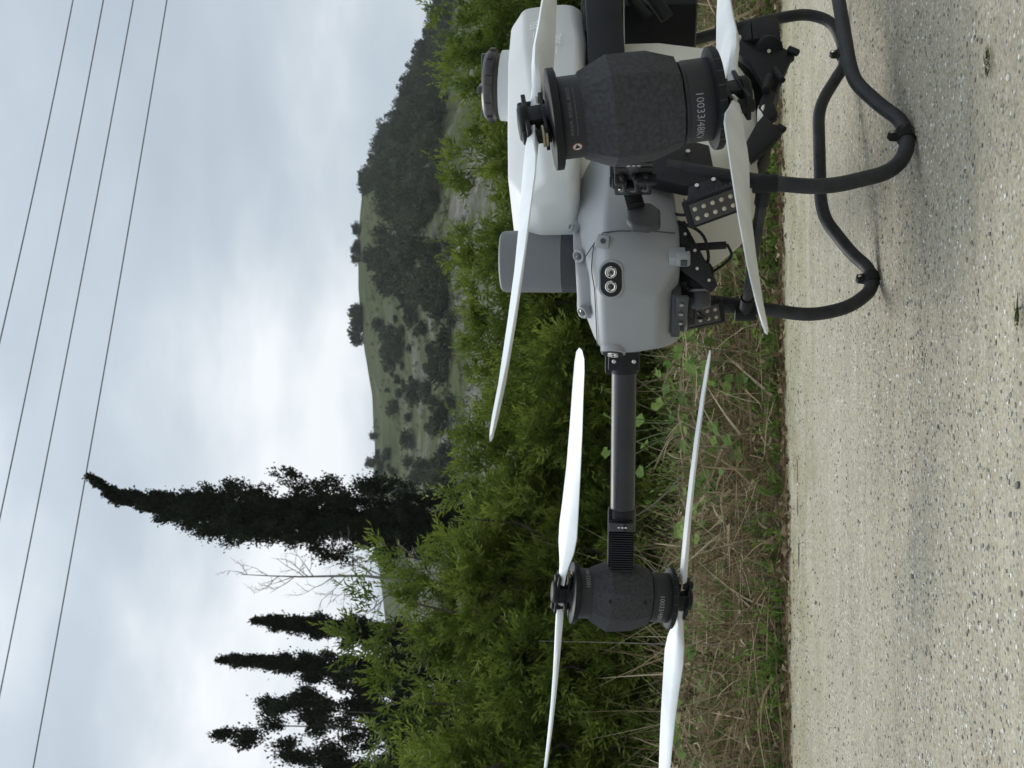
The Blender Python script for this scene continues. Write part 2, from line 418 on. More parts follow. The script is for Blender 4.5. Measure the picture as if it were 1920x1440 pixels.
# verge: low uneven bank of soil and litter beyond the road
def verge_z(x, y):
    d = y - edge_y(x)
    return -0.010 + 0.013 * vnoise(x * 2.1, y * 4.0, 23, 4) * np.clip(1 - d / .3, 0, 1) + 0.055 * np.clip(d / 0.5, 0, 1) + 0.03 * vnoise(x * 2.3, y * 2.3, 21, 4) * np.clip(d / 0.15, 0, 1) + 0.012 * vnoise(x * 17, y * 17, 22, 3)
nx, ny = 320, 90
xs = np.linspace(-9, 9, nx); ts = np.linspace(0, 1, ny) ** 1.7
X, T = np.meshgrid(xs, ts, indexing='ij'); Y = edge_y(X) - 0.30 + 0.05 * vnoise(X * 5, X * 0 + 3, 9, 3) * (1 - T) + T * 9.0
soil = noise_mat('verge_soil', (0.05, 0.042, 0.028), (0.15, 0.125, 0.085), 14, 0.95, bump=0.8, bscale=60, spec=0.1, detail=8)
verge = link_mesh('verge', np_mesh('verge', np.stack([X.ravel(), Y.ravel(), verge_z(X, Y).ravel()], 1), lattice(nx, ny), soil, True)); tag(verge, kind='structure')

# hill: ridge height read as a function of bearing, slope rising from the field
RU = [-900, -200, 200, 440, 520, 600, 700, 780, 830, 900, 1000, 1080, 1130, 1200, 1250, 1330, 1380, 1440, 1600, 2300]
RV = [900, 800, 720, 690, 687, 692, 687, 674, 668, 660, 657, 666, 682, 706, 745, 776, 806, 822, 890, 1000]
def ridge_z(a): return 0.25 + np.interp(a * 2200 + 720, RU, [(1200 - v) / 2200 for v in RV]) * 260
def hill_z(x, y):
    a = x / np.maximum(y, 1.0)
    d = y
    s = (d - 45) / 215.0
    zr = ridge_z(a)
    up = np.clip(s, 0, 1) ** 1.12
    z = zr * np.where(s <= 1, up, 1 - 0.35 * (s - 1))
    bmp = 2.2 * vnoise(x * 0.03, y * 0.03, 31, 5) + 0.9 * vnoise(x * 0.12, y * 0.12, 32, 4)
    return z + bmp * np.clip(s * 3, 0, 1) * np.clip((1.02 - s) * 6, 0.12, 1) - 0.1
def hill_mat():
    mt, t, p = material('hillside')
    N = t.nodes.new; Lk = t.links.new
    tcn = N('ShaderNodeTexCoord'); co = tcn.outputs['Object']
    def noise(sc, det, ro=0.6, dist=0.0):
        n = N('ShaderNodeTexNoise'); n.inputs['Scale'].default_value = sc; n.inputs['Detail'].default_value = det; n.inputs['Roughness'].default_value = ro; n.inputs['Distortion'].default_value = dist; Lk(co, n.inputs['Vector']); return n
    def ramp(fac, stops):
        r = N('ShaderNodeValToRGB'); el = r.color_ramp.elements
        el[0].position, el[0].color = stops[0][0], (*stops[0][1], 1); el[1].position, el[1].color = stops[-1][0], (*stops[-1][1], 1)
        for po, c in stops[1:-1]: el.new(po).color = (*c, 1)
        Lk(fac, r.inputs[0]); return r
    gr = ramp(noise(0.11, 10, 0.72).outputs['Fac'], [(0.3, (0.032, 0.044, 0.017)), (0.5, (0.056, 0.068, 0.028)), (0.72, (0.100, 0.100, 0.052))])
    rock = ramp(noise(0.8, 8, 0.7).outputs['Fac'], [(0.3, (0.07, 0.07, 0.062)), (0.7, (0.24, 0.23, 0.205))])
    rm = N('ShaderNodeMapRange'); Lk(noise(0.045, 9, 0.72, 0.6).outputs['Fac'], rm.inputs['Value']); rm.inputs['From Min'].default_value = 0.49; rm.inputs['From Max'].default_value = 0.60
    sx = N('ShaderNodeSeparateXYZ'); Lk(co, sx.inputs[0])
    low = N('ShaderNodeMapRange'); Lk(sx.outputs[2], low.inputs['Value']); low.inputs['From Min'].default_value = 48; low.inputs['From Max'].default_value = 25; low.inputs['To Min'].default_value = 0.15
    mm = N('ShaderNodeMath'); mm.operation = 'MULTIPLY'; Lk(rm.outputs[0], mm.inputs[0]); Lk(low.outputs[0], mm.inputs[1])
    mx = N('ShaderNodeMix'); mx.data_type = 'RGBA'; Lk(mm.outputs[0], mx.inputs[0]); Lk(gr.outputs[0], mx.inputs[6]); Lk(rock.outputs[0], mx.inputs[7])
    Lk(mx.outputs[2], p.inputs['Base Color'])
    p.inputs['Roughness'].default_value = 1.0; p.inputs['Specular IOR Level'].default_value = 0.05
    bn = N('ShaderNodeBump'); bn.inputs['Strength'].default_value = 0.8; bn.inputs['Distance'].default_value = 1.0; Lk(noise(0.6, 6).outputs['Fac'], bn.inputs['Height']); Lk(bn.outputs[0], p.inputs['Normal'])
    return mt
nx, ny = 300, 170
aa = np.linspace(-0.75, 0.75, nx); dd = np.concatenate([np.linspace(40, 250, 130), np.linspace(253, 420, 40)])
A, D = np.meshgrid(aa, dd, indexing='ij'); X = A * D
hill = link_mesh('hill', np_mesh('hill', np.stack([X.ravel(), D.ravel(), hill_z(X, D).ravel()], 1), lattice(nx, ny), hill_mat(), True)); tag(hill, kind='structure')

# ------------------------------------------------------------------ foliage generators
def unit(a): return a / np.maximum(np.linalg.norm(a, axis=-1, keepdims=True), 1e-9)

def leaves(P, Dr, L, wr, rng, fold=0.25, tint=None):
    """one folded leaf (two triangles sharing the midrib) per point: P base, Dr direction, L length, wr width ratio"""
    n = len(P)
    side = unit(np.cross(Dr, unit(rng.normal(size=(n, 3)))))
    nrm = np.cross(side, Dr)
    mid = P + Dr * (L * 0.45)[:, None] + nrm * (L * 0.06)[:, None]
    w = (L * wr)[:, None]
    V = np.stack([P, mid + side * w * .5 + nrm * w * fold, P + Dr * L[:, None], mid - side * w * .5 + nrm * w * fold], 1)
    F = np.arange(4 * n).reshape(n, 4)
    tn = rng.random(n) if tint is None else tint
    return V.reshape(-1, 3), F, np.repeat(tn, 4)

def merge(parts):
    Vs, Fs, Ts, b = [], [], [], 0
    for V, F, T_ in parts:
        Vs.append(V); Fs.append(F + b); Ts.append(T_); b += len(V)
    return np.concatenate(Vs), np.concatenate(Fs), np.concatenate(Ts)

def shoots_leaves(B, Dr, Ln, rng, per=13, leaf=0.055, wr=0.22, droop=0.0, base_tint=None):
    """leafy shoots: B bases, Dr directions, Ln lengths"""
    n = len(B)
    t = np.linspace(0.12, 1.0, per)[None, :, None]
    bend = np.cumsum(np.ones((1, per, 1)) / per, 1) ** 2 * (Ln[:, None, None])
    grav = np.zeros((n, 1, 3)); grav[..., 2] = -droop
    P = B[:, None, :] + Dr[:, None, :] * t * Ln[:, None, None] + grav * bend
    h = unit(rng.normal(size=(n, 3))); a = unit(np.cross(Dr, h)); b = np.cross(Dr, a)
    an = (np.arange(per) * 2.4)[None, :] + rng.random((n, 1)) * 6.28
    rad = a[:, None, :] * np.cos(an)[..., None] + b[:, None, :] * np.sin(an)[..., None]
    spread = np.linspace(0.95, 0.35, per)[None, :, None]
    ld = unit(Dr[:, None, :] * 0.9 + rad * spread + rng.normal(size=(n, per, 3)) * 0.18)
    L = leaf * (0.65 + 0.6 * rng.random((n, per))) * np.linspace(1.05, 0.75, per)[None, :]
    bt = rng.random(n) if base_tint is None else base_tint
    tn = np.clip(bt[:, None] * 0.6 + np.linspace(0.0, 0.35, per)[None, :] + rng.random((n, per)) * 0.15, 0, 1)
    return leaves(P.reshape(-1, 3), ld.reshape(-1, 3), L.ravel(), wr, rng, tint=tn.ravel())

M['bark'] = noise_mat('grey_bark', (0.045, 0.038, 0.03), (0.12, 0.105, 0.085), 25, 0.95, bump=0.6, bscale=60, spec=0.1)
M['bush_leaf'] = leaf_mat('bush_leaf', (0.050, 0.080, 0.012), (0.124, 0.178, 0.025), (0.262, 0.318, 0.055), trans=0.35, rough=0.5, spec=0.2)
M['cypress_leaf'] = leaf_mat('cypress_leaf', (0.012, 0.017, 0.009), (0.020, 0.028, 0.014), (0.042, 0.052, 0.026), trans=0.05, rough=0.8, spec=0.1)
M['scrub_leaf'] = leaf_mat('hill_scrub_leaf', (0.028, 0.038, 0.021), (0.055, 0.066, 0.036), (0.105, 0.115, 0.062), trans=0.1, rough=0.8, spec=0.1)
M['bare'] = noise_mat('bare_branch', (0.16, 0.145, 0.13), (0.26, 0.24, 0.22), 30, 0.9, spec=0.1)

def limb(mb, p0, p1, r0, r1, wob, rng, n=6, sides=6):
    p0 = Vector(p0); p1 = Vector(p1); pts = []
    for i in range(n + 1):
        t = i / n; o = Vector(rng.normal(size=3)) * wob * math.sin(math.pi * t)
        pts.append(p0.lerp(p1, t) + o)
    mb.tube(pts, r0, sides, True, r1)
    return pts

def leafy_bush(name, x, y, height, radius, label, seed, group, nsh=1500, low=0.05, group_tint=0.0):
    rng = np.random.default_rng(seed)
    z0 = float(verge_z(np.array([x]), np.array([y]))[0]) if y < edge_y(x) + 8.9 else 0.0
    root = empty(name, (x, y, z0)); tag(root, label, 'bush', group)
    mb = MB(); lobes = []
    nl = 9
    for k in range(nl):
        a = 2 * math.pi * (k + rng.random() * .7) / nl
        rr = radius * (0.25 + 0.75 * rng.random()); hh = height * (0.45 + 0.5 * rng.random()) * (1 - 0.22 * (rr / radius) ** 2)
        if k == 0: rr, hh = radius * .15, height * .93
        tip = (math.cos(a) * rr, math.sin(a) * rr, hh)
        pts = limb(mb, (rng.normal() * .04, rng.normal() * .04, -0.05), tip, 0.03, 0.006, 0.06, rng)
        for p in pts[2:]:
            lobes.append((np.array(p), radius * (0.26 + 0.2 * rng.random())))
        for q in range(3):
            i = 2 + rng.integers(0, 4); b = pts[i]
            e2 = b + Vector((rng.normal() * .35 * radius, rng.normal() * .35 * radius, 0.12 * height * rng.random() + .05))
            limb(mb, b, e2, 0.011, 0.003, 0.02, rng, 4, 5)
            lobes.append((np.array(e2), radius * 0.3))
    for q in range(7):           # low skirt
        a = rng.random() * 6.28; rr = radius * (.35 + .6 * rng.random())
        lobes.append((np.array([math.cos(a) * rr, math.sin(a) * rr, height * (low + .25 * rng.random())]), radius * .33))
    mb.build('trunk', M['bark'], root)
    C = np.array([l[0] for l in lobes]); Rr = np.array([l[1] for l in lobes])
    ncl = nsh // 11
    pick = rng.integers(0, len(lobes), ncl)
    off = unit(rng.normal(size=(ncl, 3)) * np.array([1, 1, .8]) + np.array([0, -.15, .15])) * (.35 + .65 * rng.random(ncl) ** 0.5)[:, None]
    Bc = C[pick] + off * Rr[pick][:, None]
    Bc[:, 2] = np.maximum(Bc[:, 2], 0.10)
    Dc = unit(off * 0.75 + np.array([0, 0, 0.6]) + rng.normal(size=(ncl, 3)) * 0.3)
    Lc = 0.13 + 0.20 * rng.random(ncl) ** 1.4
    tc_ = np.clip(rng.random(ncl) ** 1.2 + group_tint, 0, 1)
    rep_ = lambda q: np.repeat(q, 11, 0)
    n_ = ncl * 11
    Dr = unit(rep_(Dc) + rng.normal(size=(n_, 3)) * 0.48)
    B = rep_(Bc) + rng.normal(size=(n_, 3)) * .035
    Ln = rep_(Lc) * (.45 + .7 * rng.random(n_))
    V, F, T_ = shoots_leaves(B, Dr, Ln, rng, 11, 0.068, 0.25, 0.12, base_tint=np.clip(rep_(tc_) * .8 + rng.random(n_) * .2, 0, 1))
    link_mesh('crown', np_mesh('crown', V, F, M['bush_leaf'], False, T_), None, root)
    return root

bush_specs = [
    # u, depth, top v, radius m, label
    (-60, 8.3, 700, 0.85, 'leafy green bush at the bottom picture edge, in front of the broad cypress'),
    (95, 8.0, 690, 0.72, 'leafy green bush below the broad many-pointed cypress'),
    (235, 8.2, 672, 0.70, 'tall leafy green bush right behind the far rotor pod, below the two slim cypresses'),
    (370, 8.5, 712, 0.66, 'leafy green bush under the bare grey tree'),
    (465, 8.9, 850, 0.55, 'leafy green bush at the foot of the tall cypress'),
    (585, 9.0, 850, 0.55, 'leafy green bush beside the tall cypress, over the bare arm of the drone'),
    (700, 9.4, 872, 0.60, 'leafy green bush above the middle of the drone arm'),
    (830, 9.6, 878, 0.60, 'leafy green bush left of the grey radar cylinder'),
    (955, 9.6, 838, 0.62, 'leafy green bush behind the grey radar cylinder'),
    (1105, 10.0, 826, 0.62, 'leafy green bush behind the front of the white tank'),
    (1255, 10.4, 870, 0.60, 'low leafy green bush behind the tank cap'),
    (1385, 9.8, 806, 0.66, 'leafy green bush at the top picture edge, behind the rear of the white tank'),
]
for i, (u, d, v, r, lab) in enumerate(bush_specs):
    p = at(u, v + 25, d)
    leafy_bush('leafy_bush', p.x, p.y, p.z, r, lab, 100 + i, 'leafy green bushes behind the weedy verge', nsh=3600)
for i, (u, d, v, r, lab) in enumerate([
    (165, 9.6, 830, 0.7, 'darker leafy bush in the second row, between the far rotor and the broad cypress'),
    (650, 10.6, 905, 0.7, 'darker leafy bush in the second row, behind the middle of the drone arm'),
    (900, 10.8, 930, 0.7, 'darker leafy bush in the second row, behind the radar cylinder'),
    (1180, 11.2, 930, 0.8, 'darker leafy bush in the second row, behind the white tank'),
    (1440, 11.0, 900, 0.8, 'darker leafy bush in the second row, at the top picture edge')]):
    p = at(u, v, d)
    leafy_bush('leafy_bush', p.x, p.y, p.z, r, lab, 140 + i, 'leafy green bushes behind the weedy verge', nsh=2600, group_tint=-0.2)

# cypresses
def cypress(u0, v0, u1, v1, d, width, label, seed, n_clump=520, prof=None, ragged=1.0, size=0.16, arms=None, bend=None):
    """tip (u0,v0), a point (u1,v1) further down its axis; width of the crown in metres"""
    rng = np.random.default_rng(seed)
    tip = at(u0, v0, d); lowp = at(u1, v1, d)
    k = lowp.z / (tip.z - lowp.z)
    base = lowp + (lowp - tip) * k; base.z = 0
    root = empty('cypress_tree', base); tag(root, label, 'cypress', 'cypresses standing behind the bushes')
    top = tip - base
    H = top.length
    mb = MB(); limb(mb, (0, 0, -0.1), top * (0.93 if arms is None else .45), 0.16 if width > 1 else .1, 0.015, 0.05, rng, 10, 7)
    prof = prof or [(0, .45), (.15, .9), (.4, 1.0), (.7, .72), (.88, .34), (.97, .12), (1, .04)]
    if arms is None:
        nb = max(40, n_clump // 5); per_b = 5
        tb = (np.arange(nb) + rng.random(nb)) / nb
        prb = np.interp(tb, [p[0] for p in prof], [p[1] for p in prof]) * width / 2
        anb = np.arange(nb) * 2.399 + rng.normal(size=nb) * .3
        rb = prb * (0.62 + 0.42 * ragged * (rng.random(nb) - .35))
        Cb = np.array(top)[None, :] * tb[:, None] + np.stack([np.cos(anb) * rb, np.sin(anb) * rb, np.zeros(nb)], 1)
        lump = np.minimum(.30, .02 + prb * .52)
        C = (Cb[:, None, :] + unit(rng.normal(size=(nb, per_b, 3))) * (lump[:, None] * (.25 + .7 * rng.random((nb, per_b))))[..., None] * np.array([1, 1, 1.5])).reshape(-1, 3)
        out_ = np.repeat(np.stack([np.cos(anb) * .6, np.sin(anb) * .6, np.full(nb, 1.3)], 1), per_b, 0)
        nk = int(n_clump * .8); tk = rng.random(nk) * .97
        C = np.concatenate([C, np.array(top)[None, :] * tk[:, None] + rng.normal(size=(nk, 3)) * (np.interp(tk, [p[0] for p in prof], [p[1] for p in prof]) * width * .17)[:, None]])
        out_ = np.concatenate([out_, np.tile(np.array([0, 0, 1.0]), (nk, 1)) + rng.normal(size=(nk, 3)) * .4])
    else:
        cs, os_ = [], []
        for (ax_, ay_, az_, wd) in arms:
            a0 = np.array([0, 0, H * .12]); a1 = np.array([ax_, ay_, az_])
            limb(mb, a0, a1, 0.04, 0.008, .12, rng, 6, 6)
            nl_ = int(np.linalg.norm(a1 - a0) * 3.0); m_ = nl_ * 7
            tt = np.repeat((np.arange(nl_) + rng.random(nl_)) / nl_, 7)
            w_ = wd * np.interp(tt, [0, .3, .7, .9, 1], [.8, 1, .8, .45, .12])
            lo_ = np.repeat(rng.normal(size=(nl_, 3)) * np.array([.6, .6, .35]), 7, 0) * w_[:, None]
            o_ = unit(rng.normal(size=(m_, 3))) * (rng.random(m_) ** .5)[:, None] * (w_ * .8)[:, None]
            cs.append(a0 + (a1 - a0) * tt[:, None] + np.stack([np.sin(tt * 3.1) * ax_ * .35, np.sin(tt * 3.1) * ay_ * .35, np.zeros(m_)], 1) + lo_ + o_); os_.append(o_ + lo_ * .5 + np.array([0, 0, .45]))
        C = np.concatenate(cs); out_ = np.concatenate(os_)
    if bend is not None:        # sideways sweep of the upper stem, metres at each share of the height
        C[:, 0] += np.interp(C[:, 2] / top.z, bend[0], bend[1])
        mb.v = [(v[0] + float(np.interp(v[2] / top.z, bend[0], bend[1])), v[1], v[2]) for v in mb.v]
    mb.build('trunk', M['bark'], root)
    nc = len(C); out_ = unit(out_)
    per = 92
    al = rng.normal(size=(nc, per, 1)) * size * .75
    P = C[:, None, :] + out_[:, None, :] * al + rng.normal(size=(nc, per, 3)) * (size * 0.36)
    Dc = unit(out_[:, None, :] * 1.0 + rng.normal(size=(nc, per, 3)) * 0.6)
    L = size * 0.50 * (0.55 + 0.7 * rng.random((nc, per)))
    if arms is None: P = C[:, None, :] + (P - C[:, None, :]) * np.interp(C[:, 2] / top.z, [0, .8, 1], [1, .9, .35 if bend is not None else .75])[:, None, None]
    tn = np.clip(rng.random((nc, 1)) * .7 + rng.random((nc, per)) * .35, 0, 1)
    V, F, T_ = leaves(P.reshape(-1, 3), Dc.reshape(-1, 3), L.ravel(), 0.58, rng, tint=tn.ravel())
    link_mesh('crown', np_mesh('crown', V, F, M['cypress_leaf'], False, T_), None, root)
    return root

cypress(515, 172, 458, 740, 25, 1.45, 'tall dark cypress with a bent tip, tallest of the trees', 201, 1050, ragged=2.2, size=.15,
        prof=[(0, .55), (.2, .9), (.42, .95), (.6, 1.0), (.72, .82), (.82, .46), (.90, .22), (.95, .10), (1, .03)], bend=([0, .5, .75, .90, .96, 1.0], [0, 0, -.10, -.08, .02, .34]))
cypress(277, 487, 252, 700, 27, 0.80, 'slim dark cypress nearest the bare tree, shorter of the slim pair', 202, 380, ragged=1.6, size=.14, prof=[(0, .7), (.3, 1.0), (.6, .95), (.82, .6), (.94, .3), (1, .1)])
cypress(204, 420, 186, 700, 26, 0.58, 'slimmest dark cypress, smooth and narrow, taller of the slim pair', 203, 420, ragged=.9, size=.13, prof=[(0, .8), (.3, 1.0), (.6, .9), (.82, .6), (.94, .3), (1, .1)])
cypress(68, 385, 60, 700, 24, 3.0, 'broad ragged dark cypress with several open pointed arms', 204, 560, size=0.15,
        arms=[(-.02, 0, 9.35, .42), (.45, .3, 8.75, .46), (.70, -.3, 8.1, .5), (1.05, .2, 7.55, .42), (-.55, 0, 8.0, .5), (-1.2, .3, 7.4, .55), (.3, .5, 6.9, .8), (1.15, .3, 6.4, .6), (-.6, -.4, 6.8, .8), (1.6, 0, 5.6, .55), (.2, -.6, 6.0, .9), (-1.0, .4, 5.8, .9), (.9, -.4, 5.6, .8)])

# bare tree
def bare_tree():
    rng = np.random.default_rng(77)
    d = 20
    base = at(345, 960, d); base.z = 0
    root = empty('bare_tree', base); tag(root, 'leafless grey tree with thin branches between the cypresses', 'tree')
    tip = at(363, 452, d) - base
    mb = MB()
    trunk = limb(mb, (0, 0, -.1), tip, 0.07, 0.006, 0.03, rng, 14, 7)
    mb.build('trunk', M['bare'], root)
    def twig(parent, p, dr, L, r, depth):
        n = 5; pts = [Vector(p)]; dv = Vector(dr).normalized()
        for i in range(n):
            dv = (dv + Vector(rng.normal(size=3)) * .12 + Vector((0, 0, .03))).normalized(); pts.append(pts[-1] + dv * L / n)
        mb2.tube(pts, r, 5, True, r * .3)
        if depth > 0:
            for i in range(1, n + 1):
                if rng.random() < .8:
                    sd_ = (dv + Vector(rng.normal(size=3)) * .75).normalized()
                    twig(parent, pts[i], sd_, L * .42, r * .55, depth - 1)
    for k in range(26):
        i = 6 + k % 8
        p = trunk[i].lerp(trunk[i + 1 if i < 14 else i], rng.random())
        a = rng.random() * 6.28
        t_ = i / 14
        mb2 = MB()
        sgn = 1 if k % 2 else -1
        twig(None, p, (sgn * (.55 + .3 * rng.random()), rng.normal() * .4, .75 + .3 * rng.random()), 1.25 * (1.25 - t_), .016 * (1.4 - t_), 2)
        mb2.build('branch', M['bare'], root)
bare_tree()

# scrub and trees on the hill
def scrub_mesh(name, seed, n_clump, shape):
    rng = np.random.default_rng(seed)
    lob = unit(rng.normal(size=(7, 3))) * np.array([.34, .34, .22]) + np.array([0, 0, .45 if shape == 'round' else .5])
    pk = rng.integers(0, 7, n_clump)
    o_ = unit(rng.normal(size=(n_clump, 3))) * (rng.random(n_clump) ** .4)[:, None] * .3
    C = lob[pk] + o_; C[:, 2] = np.abs(C[:, 2])
    per = 6
    P = np.repeat(C, per, 0) + rng.normal(size=(n_clump * per, 3)) * .05
    Dr = unit(np.repeat(o_ * 2 + np.array([0, 0, .5]), per, 0) + rng.normal(size=(n_clump * per, 3)) * .5)
    tn = np.clip(np.repeat(rng.random(7)[pk] * .5 + rng.random(n_clump) * .4, per) + rng.random(n_clump * per) * .15, 0, 1)
    V, F, T_ = leaves(P, Dr, .13 * (.4 + 1.3 * rng.random(len(P)) ** 1.5), .55, rng, tint=tn)
    return V, F, T_
SCR = [scrub_mesh('scrub', 300 + i, 120, 'round') for i in range(4)]
SCR_ME = [np_mesh('hill_shrub', *s[:2], M['scrub_leaf'], False, s[2]) for s in SCR]
HD = np.arange(46, 262, 1.0)
def hill_hit(u, v):
    q = at(u, v, 1.0) - Vector((0, 0, CAM_H))
    k = HD / q.y
    xx, yy, zz = q.x * k, q.y * k, CAM_H + q.z * k
    hit = np.nonzero(hill_z(xx, yy) >= zz)[0]
    return None if len(hit) == 0 else Vector((xx[hit[0]], yy[hit[0]], zz[hit[0]]))
def shrub_at(p, size, label, group, rng, cat='shrub'):
    me = SCR_ME[rng.integers(0, 4)]
    o = bpy.data.objects.new('hill_shrub', me); COL.objects.link(o)
    o.location = (p.x, p.y, float(hill_z(np.array([p.x]), np.array([p.y]))[0]) - .12 * size)
    o.rotation_euler = (0, 0, rng.random() * 6.28); o.scale = (size * (.9 + .4 * rng.random()), size * (.9 + .4 * rng.random()), size * (.75 + .4 * rng.random()))
    tag(o, label, cat, group)
    return o
rs = np.random.default_rng(400)
shrubs = []
for k in range(120):                         # scattered over the open slope
    u = 440 + 560 * rs.random(); v = 705 + 150 * rs.random() ** .8
    p = hill_hit(u, v)
    if p is None: continue
    sz = 1.2 + 2.2 * rs.random() ** 2
    what = 'tiny dark shrub' if sz < 1.4 else 'small dark shrub' if sz < 2.1 else 'bushy dark shrub'
    where = 'under the hill ridge' if v < 735 else 'halfway down the hillside' if v < 790 else 'low on the hillside'
    side_ = 'by the tall cypress' if u < 600 else 'left of the small clump' if u < 770 else 'between the clumps' if u < 900 else 'left of the wood'
    shrubs.append((what + ' ' + where + ' ' + side_, u, shrub_at(p, sz, 'x', 'shrubs dotted over the hillside', rs)))
for (ua, ub, va, vb, n, sz, lab) in [
    (800, 868, 664, 676, 9, 3.2, 'dark shrub of the clump on the hill ridge'),
    (905, 975, 705, 790, 14, 3.5, 'dark shrub of the upper mid-slope clump'),
    (855, 920, 790, 842, 13, 3.3, 'dark shrub of the lower mid-slope clump'),
    (775, 828, 730, 760, 8, 2.6, 'dark shrub of the small clump on the open slope'),
    (950, 1015, 662, 672, 6, 2.2, 'small dark shrub on the ridge left of the wood'),
    (1088, 1118, 668, 695, 6, 2.6, 'dark shrub on the ridge where the wood begins'),
    (500, 580, 695, 715, 9, 2.2, 'low dark shrub on the ridge by the tall cypress')]:
    for k in range(n):
        u = ua + (ub - ua) * rs.random(); p = hill_hit(u, va + (vb - va) * rs.random())
        if p is None: p = hill_hit(u, vb + 4)
        if p is not None: shrubs.append((lab, u, shrub_at(p, sz * (.7 + .5 * rs.random()), 'x', lab.replace('dark shrub of the', 'shrubs of the').replace('low dark shrub', 'low shrubs').replace('small dark shrub', 'small shrubs').replace('dark shrub', 'shrubs'), rs)))
ORD = ['lowest in the picture', 'second from the bottom', 'third from the bottom', 'fourth from the bottom', 'fifth from the bottom', 'sixth from the bottom', 'seventh from the bottom', 'eighth from the bottom', 'ninth from the bottom', 'tenth from the bottom', 'eleventh from the bottom', 'twelfth from the bottom', 'thirteenth from the bottom', 'fourteenth from the bottom']
for base_ in sorted({q[0] for q in shrubs}):
    mem = sorted([q for q in shrubs if q[0] == base_], key=lambda q: q[1])
    for k, q in enumerate(mem): q[2]['label'] = base_ if len(mem) == 1 else base_ + ', ' + ORD[min(k, 13)]
# the dense wood on the right flank reads as one mass
WU = [1015, 1065, 1120, 1200, 1250, 1330, 1380, 1440, 1520]; WT = [760, 735, 706, 708, 735, 772, 802, 820, 850]; WB = [800, 830, 838, 838, 842, 845, 850, 855, 880]
parts = []
LITE = [scrub_mesh('scrub', 320 + i, 46, 'round') for i in range(5)]
for k in range(1000):
    u = 1015 + 505 * rs.random()
    v = np.interp(u, WU, WT) + (np.interp(u, WU, WB) - np.interp(u, WU, WT)) * rs.random()
    p = hill_hit(u, v)
    if p is None: p = hill_hit(u, v + 12)
    if p is None: continue
    V, F, T_ = LITE[rs.integers(0, 5)]
    sz = 1.2 + 2.3 * rs.random() ** 2; a = rs.random() * 6.28; ca, sa = math.cos(a), math.sin(a)
    W = np.stack([V[:, 0] * ca - V[:, 1] * sa, V[:, 0] * sa + V[:, 1] * ca, V[:, 2] * (.9 + .4 * rs.random())], 1) * sz
    z = float(hill_z(np.array([p.x]), np.array([p.y]))[0])
    parts.append((W + np.array([p.x, p.y, z - .1 * sz]), F, np.clip(T_ * .55 + rs.random() ** 1.5 * .6 - .05, 0, 1)))
V, F, T_ = merge(parts)
wood = link_mesh('hillside_wood', np_mesh('hillside_wood', V, F, M['scrub_leaf'], False, T_))
tag(wood, 'dense dark wood covering the right flank of the hill', 'wood', kind='stuff')

parts = []
for k in range(900):                         # knee-high scrub that roughens the open slope
    u = 430 + 640 * rs.random(); v = 690 + 200 * rs.random()
    if vnoise(np.array([u * .02]), np.array([v * .03]), 81, 3)[0] + .6 * rs.random() < .15: continue
    p = hill_hit(u, v)
    if p is None: continue
    V, F, T_ = LITE[rs.integers(0, 5)]; V, F, T_ = V[:len(V) // 2], F[:len(F) // 2], T_[:len(T_) // 2]
    sz = .5 + .8 * rs.random() ** 2; a = rs.random() * 6.28; ca, sa = math.cos(a), math.sin(a)
    W = np.stack([V[:, 0] * ca - V[:, 1] * sa, V[:, 0] * sa + V[:, 1] * ca, V[:, 2] * .7], 1) * sz
    z = float(hill_z(np.array([p.x]), np.array([p.y]))[0])
    parts.append((W + np.array([p.x, p.y, z - .12 * sz]), F, np.clip(T_ * .5 + .1 + rs.random() * .6, 0, 1)))
V, F, T_ = merge(parts)
tag(link_mesh('hillside_scrub', np_mesh('hillside_scrub', V, F, M['scrub_leaf'], False, T_)), 'low scrub roughening the open grassy slope of the hill', 'scrub', kind='stuff')

# ------------------------------------------------------------------ weedy verge
M['dry'] = leaf_mat('dry_grass', (0.085, 0.056, 0.030), (0.24, 0.18, 0.105), (0.50, 0.42, 0.29), trans=0.15, rough=0.8, spec=0.1)
M['weed'] = leaf_mat('weed_leaf', (0.050, 0.095, 0.018), (0.105, 0.18, 0.036), (0.20, 0.27, 0.070), trans=0.3, rough=0.7, spec=0.1)
M['grass'] = leaf_mat('grass_blade', (0.035, 0.075, 0.018), (0.08, 0.15, 0.035), (0.16, 0.24, 0.07), trans=0.3, rough=0.5, spec=0.3)

def strips(P, D0, L, W, droop, rng, seg=4, tint=None, curl=0.25):
    """curved tapering blades"""
    n = len(P); side = unit(np.cross(D0, unit(rng.normal(size=(n, 3)))))
    bendv = rng.normal(size=(n, 3)) * curl; bendv[:, 2] -= droop
    rows = []
    for i in range(seg + 1):
        t = i / seg
        c = P + D0 * (L * t)[:, None] + bendv * (L * t * t)[:, None]
        c[:, 2] = np.maximum(c[:, 2], P[:, 2] - 0.0 + 0.004)
        w = (W * (1 - t) ** .7 * .5 + 0.0002)[:, None]
        rows.append(np.stack([c - side * w, c + side * w], 1))
    V = np.stack(rows, 1).reshape(n, -1, 3)       # n, 2*(seg+1), 3
    k = 2 * (seg + 1)
    f = np.array([[2 * i, 2 * i + 1, 2 * i + 3, 2 * i + 2] for i in range(seg)])
    F = (np.arange(n)[:, None, None] * k + f[None]).reshape(-1, 4)
    tn = rng.random(n) if tint is None else tint
    return V.reshape(-1, 3), F, np.repeat(tn, k)

def verge_pts(n, rng, dmin, dmax, xr=(-2.6, 2.6), power=1.0):
    x = xr[0] + (xr[1] - xr[0]) * rng.random(n); d = dmin + (dmax - dmin) * rng.random(n) ** power
    y = edge_y(x) + d
    return x, y, verge_z(x, y), d

r = np.random.default_rng(500)
parts = []
